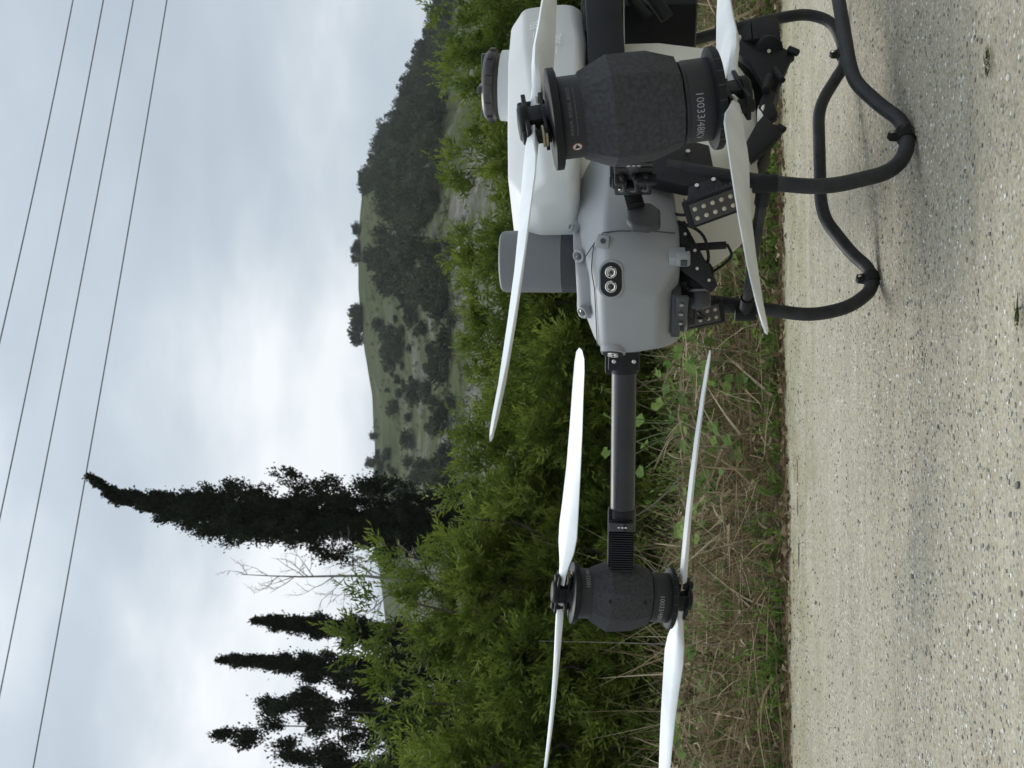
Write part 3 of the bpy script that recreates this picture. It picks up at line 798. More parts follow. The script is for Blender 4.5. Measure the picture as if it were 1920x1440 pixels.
# standing dry stems in uneven thickets
n = 12000
x, y, z, d = verge_pts(n, r, 0.10, 2.0)
den = vnoise(x * 1.3 + 4, y * 1.3, 55, 3)
keep = (den + 0.75 * r.random(n)) > 0.12
x, y, z, d = x[keep], y[keep], z[keep], d[keep]; n = len(x)
D0 = unit(np.stack([r.normal(size=n) * .32, r.normal(size=n) * .3, np.ones(n)], 1))
hgt = (0.17 + 0.38 * r.random(n)) * (0.75 + 0.5 * vnoise(x * 1.1, y * .9, 56, 2)) * np.clip(.5 + d, .5, 1.1)
parts.append(strips(np.stack([x, y, z - .01], 1), D0, hgt, .0025 + .006 * r.random(n) ** 3, .35, r, 4, np.clip(.25 + .7 * r.random(n), 0, 1), .35))
# tangled fallen stems
n = 7000
x, y, z, d = verge_pts(n, r, 0.02, 1.6)
D0 = unit(np.stack([r.normal(size=n), r.normal(size=n) * .6, .35 * r.random(n) + .05], 1))
parts.append(strips(np.stack([x, y, z + .16 * r.random(n) ** 1.6], 1), D0, .12 + .26 * r.random(n), .002 + .003 * r.random(n), .25, r, 4, np.clip(.05 + .7 * r.random(n), 0, 1), .3))
# crumpled dead leaves
n = 3200
x, y, z, d = verge_pts(n, r, -0.07, 1.2, power=2.0)
Dr = unit(np.stack([r.normal(size=n), r.normal(size=n), .3 * r.normal(size=n)], 1))
parts.append(leaves(np.stack([x, y, z + .015 + .28 * r.random(n) ** 2.2 * np.clip(d, 0, 1)], 1), Dr, .02 + .035 * r.random(n), .5, r, .5, np.clip(.7 * r.random(n), 0, 1)))
n = 5200                                   # broad curled dead blades in loose heaps
x, y, z, d = verge_pts(n, r, 0.05, 1.5)
keep = vnoise(x * 2.2 + 9, y * 2.2, 59, 3) + .5 * r.random(n) > .15
x, y, z, d = x[keep], y[keep], z[keep], d[keep]; n = len(x)
D0 = unit(np.stack([r.normal(size=n) * .8, r.normal(size=n) * .6, .2 + .8 * r.random(n)], 1))
parts.append(strips(np.stack([x, y, z + .30 * r.random(n) ** 1.5 * np.clip(d * 2, .2, 1)], 1), D0, .08 + .20 * r.random(n), .006 + .011 * r.random(n), .5, r, 5, np.clip(.15 + .75 * r.random(n), 0, 1), .6))
n = 2600                                   # crumbs, twigs and leaf scraps washed along the road edge
x, y, z, d = verge_pts(n, r, -0.26, 0.10, xr=(-2.2, 2.2))
keep = r.random(n) < np.clip((d + .28) * 2.6, .03, 1) * (.4 + .6 * (vnoise(x * 3, x * 0, 58, 2) > -.1))
x, y, d = x[keep], y[keep], d[keep]; n = len(x)
zz_ = np.maximum(np.where(d < 0, .004, verge_z(x, y) + .006), .004)
Dr = unit(np.stack([r.normal(size=n), r.normal(size=n) * .5, .12 * r.random(n)], 1))
parts.append(leaves(np.stack([x, y, zz_], 1), Dr, .008 + .022 * r.random(n) ** 2, .35, r, .4, np.clip(.6 * r.random(n), 0, 1)))
n = 700
x, y, z, d = verge_pts(n, r, -0.10, 0.12, xr=(-2.2, 2.2))
D0 = unit(np.stack([np.sign(r.random(n) - .5), r.normal(size=n) * .35, .05 + .1 * r.random(n)], 1))
parts.append(strips(np.stack([x, y, np.maximum(verge_z(x, y), 0) + .006], 1), D0, .06 + .18 * r.random(n), .002 + .002 * r.random(n), .1, r, 4, np.clip(.5 * r.random(n), 0, 1), .2))
V, F, T_ = merge(parts)
tag(link_mesh('dry_grass', np_mesh('dry_grass', V, F, M['dry'], False, T_)), 'tangle of dry brown grass and dead stems along the road verge', 'dry grass', kind='stuff')

# green ground cover between the dry stems: small weeds and grass
parts = []
n = 5000
x, y, z, d = verge_pts(n, r, 0.0, 1.4, power=1.0)
den = vnoise(x * 1.7, y * 1.7, 61, 3) + .35 * np.clip(x, -1, 1.4)
keep = (den + .55 * r.random(n)) > .12
x, y, z, d = x[keep], y[keep], z[keep], d[keep]; n = len(x)
B = np.stack([x, y, z], 1); Dr = unit(np.stack([r.normal(size=n) * .45, r.normal(size=n) * .45 - .1, np.full(n, .9)], 1))
Ln = (.06 + .30 * r.random(n) ** 1.6) * (.5 + .6 * np.clip(d, 0, 1))
parts.append(shoots_leaves(B, Dr, Ln, r, 8, .034, .55, .15))
n = 3600
x, y, z, d = verge_pts(n, r, -0.02, 1.2, power=1.4)
D0 = unit(np.stack([r.normal(size=n) * .4, r.normal(size=n) * .4, np.ones(n)], 1))
parts.append(strips(np.stack([x, y, z], 1), D0, .05 + .17 * r.random(n) ** 1.6, .003 + .002 * r.random(n), .4, r, 4, r.random(n), .3))
n = 1500                                   # weeds filling the shade under the bushes
x, y, z, d = verge_pts(n, r, 1.3, 4.4, xr=(-3.6, 3.8))
Dr = unit(np.stack([r.normal(size=n) * .4, r.normal(size=n) * .4, np.full(n, .9)], 1))
parts.append(shoots_leaves(np.stack([x, y, z], 1), Dr, .15 + .35 * r.random(n), r, 10, .05, .32, .1))
V, F, T_ = merge(parts)
tag(link_mesh('weeds', np_mesh('weeds', V, F, M['weed'], False, T_)), 'low green weeds and grass growing through the dry verge', 'weeds', kind='stuff')

# single plants one can point at
def disc_leaf(c, nrm, rad, rng, lobes=5):
    nrm = Vector(nrm).normalized(); a = nrm.orthogonal().normalized(); b = nrm.cross(a); n = 15; vs = [Vector(c) - nrm * rad * .12]
    ph = rng.random() * 6.28
    for k in range(n):
        an = 6.283 * k / n
        rr = rad * (1 + .14 * math.cos(lobes * an)) * (.35 if k == 0 else 1)
        vs.append(Vector(c) + (a * math.cos(an + ph) + b * math.sin(an + ph)) * rr + nrm * rad * .10 * math.sin(3 * an))
    return vs, [(0, 1 + k, 1 + (k + 1) % n) for k in range(n)]

def mallow(u, v, d, size, label, seed, nleaf=7, tint=.5):
    rng = np.random.default_rng(seed)
    p = at(u, v, d); p.z = float(verge_z(np.array([p.x]), np.array([p.y]))[0])
    root = empty('broadleaf_weed', p); tag(root, label, 'weed', 'broad-leaved weeds on the verge')
    ms = MB(); tips = []
    for k in range(nleaf):
        a = rng.random() * 6.28; h_ = size * (.30 + .70 * rng.random()); rr = size * (.10 + .40 * rng.random())
        t_ = Vector((math.cos(a) * rr, math.sin(a) * rr - .2 * size, h_))
        ms.tube(round_path([(0, 0, 0), (t_.x * .3, t_.y * .3, h_ * .6), t_], .05, 3), .0022, 5); tips.append(t_)
    ms.build('stem', M['weed_stem'], root)
    for t_ in tips:
        vs, fs = disc_leaf(t_, (rng.normal() * .5, -0.55 + rng.normal() * .4, .8), (.013 + .020 * rng.random()) * (.7 + size), rng)
        me = bpy.data.meshes.new('leaf'); me.from_pydata([tuple(q) for q in vs], [], fs)
        tn = np.clip(tint + rng.normal() * .22, 0, 1); at2 = me.attributes.new('tint', 'FLOAT', 'POINT'); at2.data.foreach_set('value', np.full(len(vs), tn, dtype=np.float32))
        me.polygons.foreach_set('use_smooth', np.ones(len(fs), dtype=bool)); link_mesh('leaf', me, M['weed'], root)
M['weed_stem'] = noise_mat('weed_stem', (0.10, 0.14, 0.045), (0.16, 0.18, 0.07), 20, 0.6)
plants = [
    (905, 1440, 4.75, .30, 'broad-leaved weed between the front legs of the landing gear'),
    (985, 1445, 4.60, .22, 'small broad-leaved weed right of the hanging camera'),
    (770, 1440, 4.65, .30, 'broad-leaved weed just left of the landing gear, beside the white blade tip'),
    (715, 1445, 4.55, .20, 'low pale broad-leaved weed left of the landing gear at the road edge'),
    (655, 1380, 4.95, .34, 'large-leaved weed below the middle of the drone arm'),
    (610, 1440, 4.55, .24, 'pale rounded weed at the road edge below the drone arm'),
    (520, 1430, 4.75, .26, 'weed with an orange-tinged leaf below the drone arm'),
    (345, 1400, 4.85, .30, 'broad-leaved weed under the far rotor'),
    (300, 1430, 4.65, .20, 'small weed with yellowing leaves under the far rotor hub'),
    (200, 1410, 4.80, .32, 'broad-leaved weed left of the far rotor hub'),
    (95, 1420, 4.70, .22, 'small broad-leaved weed near the bottom picture edge'),
    (645, 1240, 5.05, .62, 'tall weed with fuzzy top leaves reaching up to the drone arm'),
    (1075, 1445, 4.85, .26, 'broad-leaved weed behind the near front leg'),
    (840, 1440, 4.70, .34, 'broad-leaved weed right beside the far front leg'),
    (940, 1440, 4.95, .38, 'taller broad-leaved weed behind the hanging camera'),
    (740, 1440, 4.95, .40, 'taller broad-leaved weed behind the tip of the lower white blade'),
    (560, 1440, 4.95, .36, 'broad-leaved weed behind the middle of the lower white blade'),
    (455, 1440, 4.85, .32, 'broad-leaved weed beside the lush grass tuft'),
    (390, 1440, 5.00, .40, 'taller broad-leaved weed under the heat sink of the far arm'),
    (255, 1440, 4.95, .36, 'taller broad-leaved weed beside the straight dry stalk'),
    (150, 1440, 4.90, .34, 'broad-leaved weed under the wide lower blade at the bottom of the picture'),
    (40, 1440, 4.85, .34, 'broad-leaved weed lowest in the picture'),
]
for i, (u, v, d, s_, lab) in enumerate(plants):
    if v < 1300: v = 1450
    mallow(u, v, d, s_, lab, 600 + i, nleaf=12 + i % 6, tint=.35 + .4 * random.random())
def tuft(u, v, d, n, hh, label, name='grass_tuft', seed=0, mat='grass', tint=None, droop=.5):
    rng = np.random.default_rng(700 + seed)
    p = at(u, v, d); p.z = float(verge_z(np.array([p.x]), np.array([p.y]))[0])
    P = np.stack([rng.normal(size=n) * .025, rng.normal(size=n) * .025, np.zeros(n)], 1)
    D0 = unit(np.stack([rng.normal(size=n) * .5, rng.normal(size=n) * .5 - .1, np.ones(n)], 1))
    V, F, T_ = strips(P, D0, hh * (.5 + .6 * rng.random(n)), np.full(n, .0035), droop, rng, 6, tint, .3)
    o = link_mesh(name, np_mesh(name, V, F, M[mat], False, T_)); o.location = p
    tag(o, label, 'grass', 'grass tufts on the verge')
tuft(425, 1450, 4.45, 170, .22, 'lush green grass tuft at the road edge below the heat sink of the far arm', seed=1)
tuft(590, 1452, 4.50, 60, .14, 'thin green grass tuft at the road edge below the middle of the arm', seed=2)
tuft(120, 1455, 4.42, 60, .12, 'thin green grass tuft at the road edge near the bottom picture edge', seed=3)
tuft(1030, 1440, 4.6, 60, .18, 'green grass tuft behind the near front leg', seed=4)

def stalk(name, pts, r, label, mat, cat='stalk'):
    mb = MB(); P = [at(*q) for q in pts]; b = P[0].copy()
    mb.tube(round_path([q - b for q in P], .1, 4), r, 6, True, r * .45)
    o = mb.build(name, mat); o.location = b; tag(o, label, cat)
    return o
M['straw'] = noise_mat('straw_stalk', (0.32, 0.27, 0.17), (0.45, 0.39, 0.27), 30, 0.8, spec=0.15)
M['twig'] = noise_mat('dark_twig', (0.03, 0.025, 0.02), (0.06, 0.05, 0.042), 30, 0.85, spec=0.15)
stalk('dry_stalk', [(230, 1452, 4.7), (232, 1250, 4.75), (236, 1120, 4.8), (238, 1010, 4.8)], .0026, 'tall thin dry stalk behind the lower blades of the far rotor', M['bare'])
stalk('dry_stalk', [(470, 1420, 4.7), (440, 1350, 4.65), (395, 1300, 4.7), (370, 1270, 4.7)], .0055, 'pale bent dry stalk under the heat sink of the far arm', M['straw'])
stalk('dry_stalk', [(565, 1430, 4.75), (590, 1380, 4.75), (600, 1330, 4.8)], .006, 'short thick pale stalk below the middle of the arm', M['straw'])
stalk('twig', [(640, 1440, 4.6), (700, 1380, 4.6), (830, 1340, 4.6)], .004, 'dark bare twig leaning over the weeds left of the landing gear', M['twig'], 'twig')
stalk('twig', [(560, 1290, 5.2), (500, 1235, 5.2), (470, 1190, 5.2), (455, 1140, 5.2)], .0035, 'thin grey twig curving up beside the middle of the arm', M['bare'], 'twig')
stalk('twig', [(760, 1445, 4.45), (700, 1425, 4.45), (655, 1410, 4.5)], .004, 'short dark twig lying at the road edge left of the landing gear', M['twig'], 'twig')

# ------------------------------------------------------------------ loose stones on the road
M['stone'] = leaf_mat('road_stone', (0.07, 0.075, 0.085), (0.28, 0.265, 0.22), (0.66, 0.64, 0.58), trans=0, rough=0.85, spec=0.2, mid=.55)
ico = bmesh.new(); bmesh.ops.create_icosphere(ico, subdivisions=1, radius=1.0)
IV = np.array([v.co[:] for v in ico.verts]); IF = np.array([[v.index for v in f.verts] for f in ico.faces]); ico.free()
r = np.random.default_rng(800)
n = 21000
yy = np.concatenate([1.25 + 3.1 * r.random(10000) ** 1.25, 2.28 + .30 * r.normal(size=8000), 3.95 + .22 * r.normal(size=3000)]); xx = (r.random(n) * 2 - 1) * (yy * .36 + .1)
yp = yy - .1 * xx
dens = .5 + .8 * vnoise(xx * .5 + 3, yp * 3.2, 71, 3)
keep = (dens > r.random(n) * .95) & (yy > 1.2) & (yy < edge_y(xx) - .01)
xx, yy = xx[keep], yy[keep]; n = len(xx)
sz = .0012 + .0030 * r.random(n) ** 3
jit = 1 + .2 * r.normal(size=(n, len(IV), 1))
sc3 = np.stack([.8 + .6 * r.random(n), .8 + .6 * r.random(n), .45 + .35 * r.random(n)], 1)
V = IV[None] * np.clip(jit, .6, 1.5) * sc3[:, None, :] * sz[:, None, None] + np.stack([xx, yy, sz * .22], 1)[:, None, :]
F = (np.arange(n)[:, None, None] * len(IV) + IF[None]).reshape(-1, 3)
tag(link_mesh('gravel', np_mesh('gravel', V.reshape(-1, 3), F, M['stone'], False, np.repeat(np.clip(.34 + .62 * r.random(n), 0, 1), len(IV)))), 'loose fine gravel scattered over the road', 'gravel', kind='stuff')
stones = [
    (530, 1910, .012, .15, 'dark flat stone at the right picture edge, below the far rotor'), (1295, 1893, .010, .95, 'thin white stone near the top right picture corner'),
    (845, 1908, .012, .1, 'dark wet stone at the right picture edge, below the landing gear'), (1130, 1825, .006, .08, 'small dark stone right of the near landing foot'),
    (410, 1566, .008, .12, 'dark oval pebble below the grass tuft'), (360, 1712, .011, .1, 'dark rounded pebble in the coarse gravel below the far rotor'),
    (310, 1530, .010, .3, 'brownish pebble at the far road edge, upper of two'), (285, 1522, .009, .12, 'dark pebble at the far road edge, lower of two'),
    (985, 1823, .008, .2, 'small grey stone right of the far landing foot'), (1372, 1829, .006, .2, 'small grey stone near the top right corner, below the tuft of dry grass'),
    (210, 1665, .010, .8, 'pale stone bedded in the road near the bottom picture edge'), (1010, 1675, .007, .15, 'small dark stone beside the near landing foot'),
    (725, 1725, .008, .95, 'white chip of stone in the road below the drone arm'), (640, 1760, .008, .1, 'dark pebble in the middle of the coarse gravel')]
for i, (u, v, s_, tn, lab) in enumerate(stones):
    q = at(u, v, 1.0); k = (0.0 - CAM_H) / (q.z - CAM_H); s_ *= .72; tn = tn + .12 if tn < .3 else tn
    p = Vector((q.x * k, q.y * k, s_ * .25))
    rr = np.random.default_rng(820 + i)
    W = IV * (1 + .16 * rr.normal(size=(len(IV), 1))) * np.array([1.1, .8, .5]) * s_
    o = link_mesh('stone', np_mesh('stone', W, IF, M['stone'], True, np.full(len(IV), tn))); o.location = p; o.rotation_euler = (0, 0, rr.random() * 6)
    o.modifiers.new('Subdivision', 'SUBSURF').levels = 1; o.modifiers['Subdivision'].render_levels = 2
    tag(o, lab, 'stone', 'single stones on the road')
M['moss_clump'] = leaf_mat('dull_moss', (0.06, 0.062, 0.022), (0.11, 0.105, 0.045), (0.20, 0.18, 0.09), trans=0.2, rough=0.9, spec=0.05)
def road_tuft(u, v, label, seed):
    q = at(u, v, 1.0); k = -CAM_H / (q.z - CAM_H); rng = np.random.default_rng(seed); n = 46
    P = np.stack([rng.normal(size=n) * .010, rng.normal(size=n) * .006, np.zeros(n)], 1); D0 = unit(np.stack([rng.normal(size=n), rng.normal(size=n) * .6, .15 + .2 * rng.random(n)], 1))
    V, F, T_ = strips(P, D0, .006 + .010 * rng.random(n), np.full(n, .0016), .2, rng, 3, rng.random(n) * .35, .4)
    o = link_mesh('grass_clump', np_mesh('grass_clump', V, F, M['moss_clump'], False, T_)); o.location = (q.x * k, q.y * k, .002); tag(o, label, 'grass')
road_tuft(1320, 1858, 'small flattened grass clump on the bare road near the top right corner', 900)
road_tuft(855, 1916, 'small brown-green grass clump at the right picture edge', 901)

# ------------------------------------------------------------------ power lines
M['wire'] = noise_mat('power_wire', (0.10, 0.105, 0.11), (0.14, 0.145, 0.15), 3, 0.6)
for (ua, va, ub, vb, lab) in [(1440, 135, 810, 0, 'uppermost power line, leftmost of the four in the sky'), (1440, 192, 480, 0, 'second power line from the sky edge of the picture'),
                               (1440, 248, 150, 0, 'third power line from the sky edge of the picture'), (1440, 311, 0, 60, 'lowest power line, nearest the tall cypress')]:
    A_, B_ = at(ua, va, 17.0), at(ub, vb, 15.0)
    dv = B_ - A_; a0 = A_ - dv * .6; a1 = B_ + dv * .6
    pts = []
    for i in range(41):
        t = i / 40; q = a0.lerp(a1, t); q.z -= .12 * (1 - (2 * t - 1) ** 2) - .08; pts.append(q - a0)
    mb = MB(); mb.tube(pts, .0085, 6); o = mb.build('power_line', M['wire']); o.location = a0; tag(o, lab, 'power line', 'power lines across the sky')

# ------------------------------------------------------------------ the agricultural drone
# local frame: x forward (nose), y to its own left (towards the camera), z up
DO = Vector((.375, 2.43, 0.0))
drone = empty('spraying_drone', DO, math.atan2(-.635, -.772))
tag(drone, 'grey crop-spraying drone with white tank and blades standing on the road', 'drone')
CAM_L = Vector((1.833, 1.638, CAM_H))

def text_mesh(txt, size):
    cu = bpy.data.curves.new('tmp_text', 'FONT'); cu.body = txt; cu.size = size; cu.align_x = 'LEFT'; cu.resolution_u = 2
    o = bpy.data.objects.new('tmp_text', cu); COL.objects.link(o)
    dg = bpy.context.evaluated_depsgraph_get(); me = o.evaluated_get(dg).to_mesh()
    vs = [v.co.copy() for v in me.vertices]; fs = [tuple(p.vertices) for p in me.polygons]
    o.evaluated_get(dg).to_mesh_clear(); bpy.data.objects.remove(o); bpy.data.curves.remove(cu)
    return vs, fs

def plain(name, vs, fs, mat, parent):
    me = bpy.data.meshes.new(name); me.from_pydata([tuple(v) for v in vs], [], fs); me.update()
    return link_mesh(name, me, mat, parent)

def band_text(txt, size, c, axis, face, r, th0, h, mat, parent, name='marking', weight=1.0):
    vs, fs = text_mesh(txt, size); ax = Vector(axis).normalized(); f = Vector(face); f = (f - ax * f.dot(ax)).normalized(); s_ = ax.cross(f)
    o = []
    for v in vs:
        th = th0 + v.x * weight / r
        o.append(Vector(c) + (f * math.cos(th) + s_ * math.sin(th)) * r + ax * (h + v.y))
    return plain(name, o, fs, mat, parent)

def blade(parent, hub, tip, axis, pitch, R0=0.02):
    mag = abs(pitch)  # share of the nominal twist; pitch = 1 if pitch > 0 else -1
    """white folding rotor blade from hub to tip; pitch sign gives the sense of rotation"""
    hub = Vector(hub); tip = Vector(tip); d = (tip - hub); R = d.length; d.normalize()
    n = Vector(axis); n = (n - d * n.dot(d)).normalized(); e_ = n.cross(d)
    st = [(0.042, .026, .014, 2), (0.09, .030, .014, 8), (0.14, .042, .014, 17), (0.20, .060, .013, 24), (0.27, .071, .012, 24), (0.38, .069, .0105, 21), (0.52, .064, .009, 19), (0.68, .059, .008, 18), (0.84, .053, .0065, 17), (0.93, .049, .0055, 17), (0.975, .040, .004, 17), (1.0, .014, .002, 17)]
    rings = []
    for s_, ch, th, tw in st:
        a = R_(tw) * pitch * mag
        c_ = e_ * math.cos(a) + n * math.sin(a); t_ = n * math.cos(a) - e_ * math.sin(a)
        p = hub + d * (R * s_) + n * (-.006 * math.sin(math.pi * s_)) + e_ * (-pitch * .012 * max(0, s_ - .85) / .15)
        ring = []
        for (cx, ty) in [(-.5, 0), (-.42, .38), (-.15, .55), (.2, .45), (.5, .06), (.5, -.06), (.2, -.2), (-.15, -.35), (-.42, -.3)]:
            ring.append(p + c_ * (cx * ch * -pitch) + t_ * (ty * th * 1.35))
        rings.append(ring)
    mb = MB(); mb.loft(rings)
    return mb.build('blade', M['blade'], parent, ang=50)

def rotor(c, axis, tips, pitch, flip):
    """hub with two blades, at the pod end c; axis points away from the pod"""
    ax = Vector(axis).normalized(); c = Vector(c)
    d = (Vector(tips[0]) - c); d = (d - ax * d.dot(ax)).normalized(); s_ = ax.cross(d)
    Mx = Matrix((d, s_, ax)).transposed()
    mb = MB()
    mb.lathe([(.030, 0), (.030, .006), (.022, .008), (.022, .012)], c - ax * .012, ax, 24)
    mb.box(c + ax * .0225, (.092, .034, .006), Mx)
    mb.box(c - ax * .0005, (.092, .034, .005), Mx)
    mb.box(c + ax * .011, (.036, .030, .022), Mx)
    mb.lathe([(.025, .022), (.025, .030), (.021, .034), (.008, .035)], c, ax, 24)
    for k in (-1, 1): mb.lathe([(.0095, -.006), (.0095, .030), (.007, .032)], c + d * .036 * k, ax, 12)
    pr = empty('propeller', (0, 0, 0), 0, drone)
    mb.build('hub', M['black'], pr, bevel=.0012)
    for k in (-1, 1):
        sp = MB(); sp.lathe([(.0145, -.001), (.0145, .0015), (.013, .002), (.0145, .0035), (.0145, .006)], c + d * .036 * k, ax, 16); sp.build('spacer', M['brass'], pr)
    for t_, pk in zip(tips, pitch if isinstance(pitch, tuple) else (pitch, pitch)):
        o_ = c + ax * .0115
        blade(pr, o_, Vector(t_), ax, pk)
    return pr

def motor_pod(c, axis, arm_dir, tips_up, tips_lo, pu, pl, texts, holes=False):
    c = Vector(c); ax = Vector(axis).normalized(); ad = Vector(arm_dir).normalized()
    pod = empty('motor_pod', (0, 0, 0), 0, drone)
    # faceted composite body, a little longer away from the arm
    mb = MB()
    a = (ad - ax * ad.dot(ax)).normalized(); b = ax.cross(a)
    rings = []
    for h_, r_, el in [(-.061, .050, 1.0), (-.058, .0585, 1.0), (-.020, .0700, 1.05), (.033, .0715, 1.10), (.071, .0560, 1.02), (.074, .052, 1.0)]:
        ring = []
        for k in range(16):
            an = 2 * math.pi * k / 16
            ca, sa = math.cos(an), math.sin(an)
            q = .985 if k % 2 == 0 else 1.045
            ring.append(c + ax * h_ + (a * ca * (1.0 if ca > 0 else el) + b * sa) * r_ * q)
        rings.append(ring)
    mb.loft(rings)
    mb.build('housing', M['pod'], pod, ang=19)
    if holes:
        f = CAM_L - c; f = (f - ax * f.dot(ax)).normalized(); sd_ = ax.cross(f)
        for h_, r_ in ((.036, .0695), (-.040, .0640)):
            f2 = (f * math.cos(-.2) + sd_ * math.sin(-.2)).normalized()
            q = 1.0
            sm = MB(); sm.lathe([(.0048, -.006), (.0048, .0010)], c + ax * h_ + f2 * (r_ * q), f2, 14); sm.build('screw_hole', M['rubber'], pod)
    # bands and flanges of the two motors
    for sg in (1, -1):
        A = ax * sg
        m2 = MB(); m2.lathe([(.050, .060), (.0535, .062), (.0535, .066), (.0545, .067), (.0545, .103), (.054, .104)], c, A, 48); m2.build('motor_can', M['band'], pod)
        m3 = MB(); m3.lathe([(.052, .1005), (.062, .1005), (.0675, .1025), (.0675, .112), (.066, .113), (.046, .1145), (.03, .1145)], c, A, 64); fl = m3.build('flange', M['black'], pod, ang=30)
        if sg < 0:
            m4 = MB()
            for k in range(22):
                an = 2 * math.pi * k / 22; rd = a * math.cos(an) + b * math.sin(an); tg = A.cross(rd)
                m4.box(c + A * .107 + rd * .0674, (.0012, .0010, .0080), Matrix((rd, tg, A)).transposed())
            m4.build('cooling_rib', M['shell_dark'], pod)
    rotor(c + ax * .122, ax, tips_up, pu, False)
    rotor(c - ax * .122, -ax, tips_lo, pl, True)
    face = CAM_L - c
    for (txt, size, sg, th0, h_, mt, w_) in texts:
        band_text(txt, size, c, ax * sg, face, .0549, th0, h_, M[mt], pod, 'marking', w_)
    return pod, a, b

def arm(c, hinge, a_out):
    """tube from hinge to pod, with heat sink, lamp and end clamps"""
    c = Vector(c); hg = Vector(hinge); d = (c - hg); L = d.length; d.normalize()
    s_ = Vector((0, 0, 1)).cross(d).normalized(); u_ = d.cross(s_)
    Mx = Matrix((d, s_, u_)).transposed()
    ar = empty('arm', (0, 0, 0), 0, drone)
    mb = MB(); mb.tube([hg + d * .0, c - d * .17], .0262, 28); mb.build('tube', M['carbon'], ar)
    mb = MB(); mb.tube([c - d * .20, c - d * .165], .0285, 28); mb.box(c - d * .118, (.125, .050, .050), Mx); mb.box(c - d * .10 + u_ * .0275, (.20, .034, .008), Mx)
    mb.build('end_clamp', M['black_metal'], ar, bevel=.003)
    # fins of the speed controller, on the camera side
    out_s = s_ if s_.dot(CAM_L - c) > 0 else -s_
    fb = MB()
    for k in range(17): fb.box(c - d * (.072 + k * .0052) + out_s * .031, (.0024, .020, .050), Mx)
    fb.box(c - d * .114 + out_s * .026, (.098, .012, .046), Mx)
    fb.build('heat_sink', M['black_metal'], ar)
    lm = empty('lamp', (0, 0, 0), 0, ar) if False else None
    lb = MB(); lb.box(c - d * .170 + out_s * .026, (.017, .030, .054), Mx); lamp = lb.build('status_lamp', M['lens'], ar, bevel=.004)
    lb = MB(); 
    for k in (-1, 0, 1): lb.box(c - d * .1700 + out_s * .0444 + u_ * .0075 * k, (.003, .001, .005), Mx)
    lb.build('light_strip', M['white'], lamp)
    lb = MB(); lb.prism([(-.0095, -.028), (.0095, -.028), (.0095, .028), (-.0095, .028)], c - d * .170 + out_s * .0425, d, u_, .003); lb.build('lens_cover', M['lens'], lamp, bevel=.0012)
    # folding hinge at the body
    hb = MB(); hb.tube([hg - d * .02, hg + d * .06], .031, 24); hb.box(hg + d * .03 + u_ * .030, (.065, .022, .010), Mx); hb.box(hg + d * .0, (.10, .060, .066), Mx); hb.box(hg - d * .055 + u_ * .012, (.03, .040, .030), Mx); hb.box(hg + d * .035 + u_ * .030, (.05, .030, .02), Mx)
    hb.build('hinge', M['black_metal'], ar, bevel=.003)
    for q in (-.026, .026):
        bb = MB(); bb.lathe([(.0045, 0), (.0045, .004), (.003, .005)], hg + d * .030 + u_ * q * .8 + out_s * .0300, out_s, 10); bb.build('bolt', M['steel'], ar)
    return ar

NC = Vector((.546, .653, .528)); NA = Vector((.039, .0, .226))
LC = Vector((.541, -.667, .560)); LA = Vector((.016, .045, .226))
N_hi = NC + NA.normalized() * .1395; N_lo = NC - NA.normalized() * .1395
L_hi = LC + LA.normalized() * .1395; L_lo = LC - LA.normalized() * .1395
HN = Vector((.245, .285, .532)); HL = Vector((.185, -.235, .553))
nu = Vector((.577, .056, .0)); nl = Vector((.548, .131, .012)); lu = Vector((-.258, .523, -.058)); ll = Vector((-.258, .545, -.042))
motor_pod(NC, NA, (HN - NC), [N_hi + nu, N_hi - nu], [N_lo + nl, N_lo - nl], -.88, .98,
          [('10033/48KV', .0145, -1, R_(-12), .0745, 'text', 1.0), ('高速旋转, 请勿触碰, 谨防受伤', .0052, 1, R_(-26), .0875, 'text_dim', 1.0), ('Rotating parts at high speed. Keep away to avoid injury', .0030, 1, R_(-26), .0815, 'text_dim', 1.0)])
motor_pod(LC, LA, (HL - LC), [L_hi + lu, L_hi - lu], [L_lo + ll, L_lo - ll], (1, .62), (-.45, -1.0),
          [('10033/48KV', .0125, 1, R_(12), .079, 'text', 1.0), ('10033/48KV', .0145, -1, R_(-5), .0745, 'text', 1.0)], holes=True)
arm(NC, HN, None)
arm(LC, HL, None)
hd = (NC - HN).normalized(); hs = Vector((0, 0, 1)).cross(hd).normalized(); hs = hs if hs.dot(CAM_L - NC) > 0 else -hs
cl = MB(); rc = np.random.default_rng(33); Mh = Matrix((hd, hs, Vector((0, 0, 1)))).transposed()
cl.box(HN + hd * .10, (.16, .050, .062), Mh)
for k in range(9): cl.box(HN + hd * (.02 + .13 * rc.random()) + hs * (.026 + .008 * rc.random()) + Vector((0, 0, 1)) * (.06 * (rc.random() - .5)), (.018 + .02 * rc.random(), .016, .012 + .016 * rc.random()), Mh)
cl.build('hinge_latch', M['black'], drone, bevel=.0025)
for k in range(3):
    cb = MB(); z_ = -.02 + .02 * k
    cb.tube(round_path([HN + hd * .15 + hs * .030 + Vector((0, 0, z_)), HN + hd * .08 + hs * .044 + Vector((0, 0, z_ - .008)), HN + hd * .0 + hs * .030 + Vector((0, 0, z_ + .004)), HN - hd * .05 + hs * .016 + Vector((0, 0, z_))], .04, 4), .0035, 8); cb.build('cable', M['rubber'], drone)
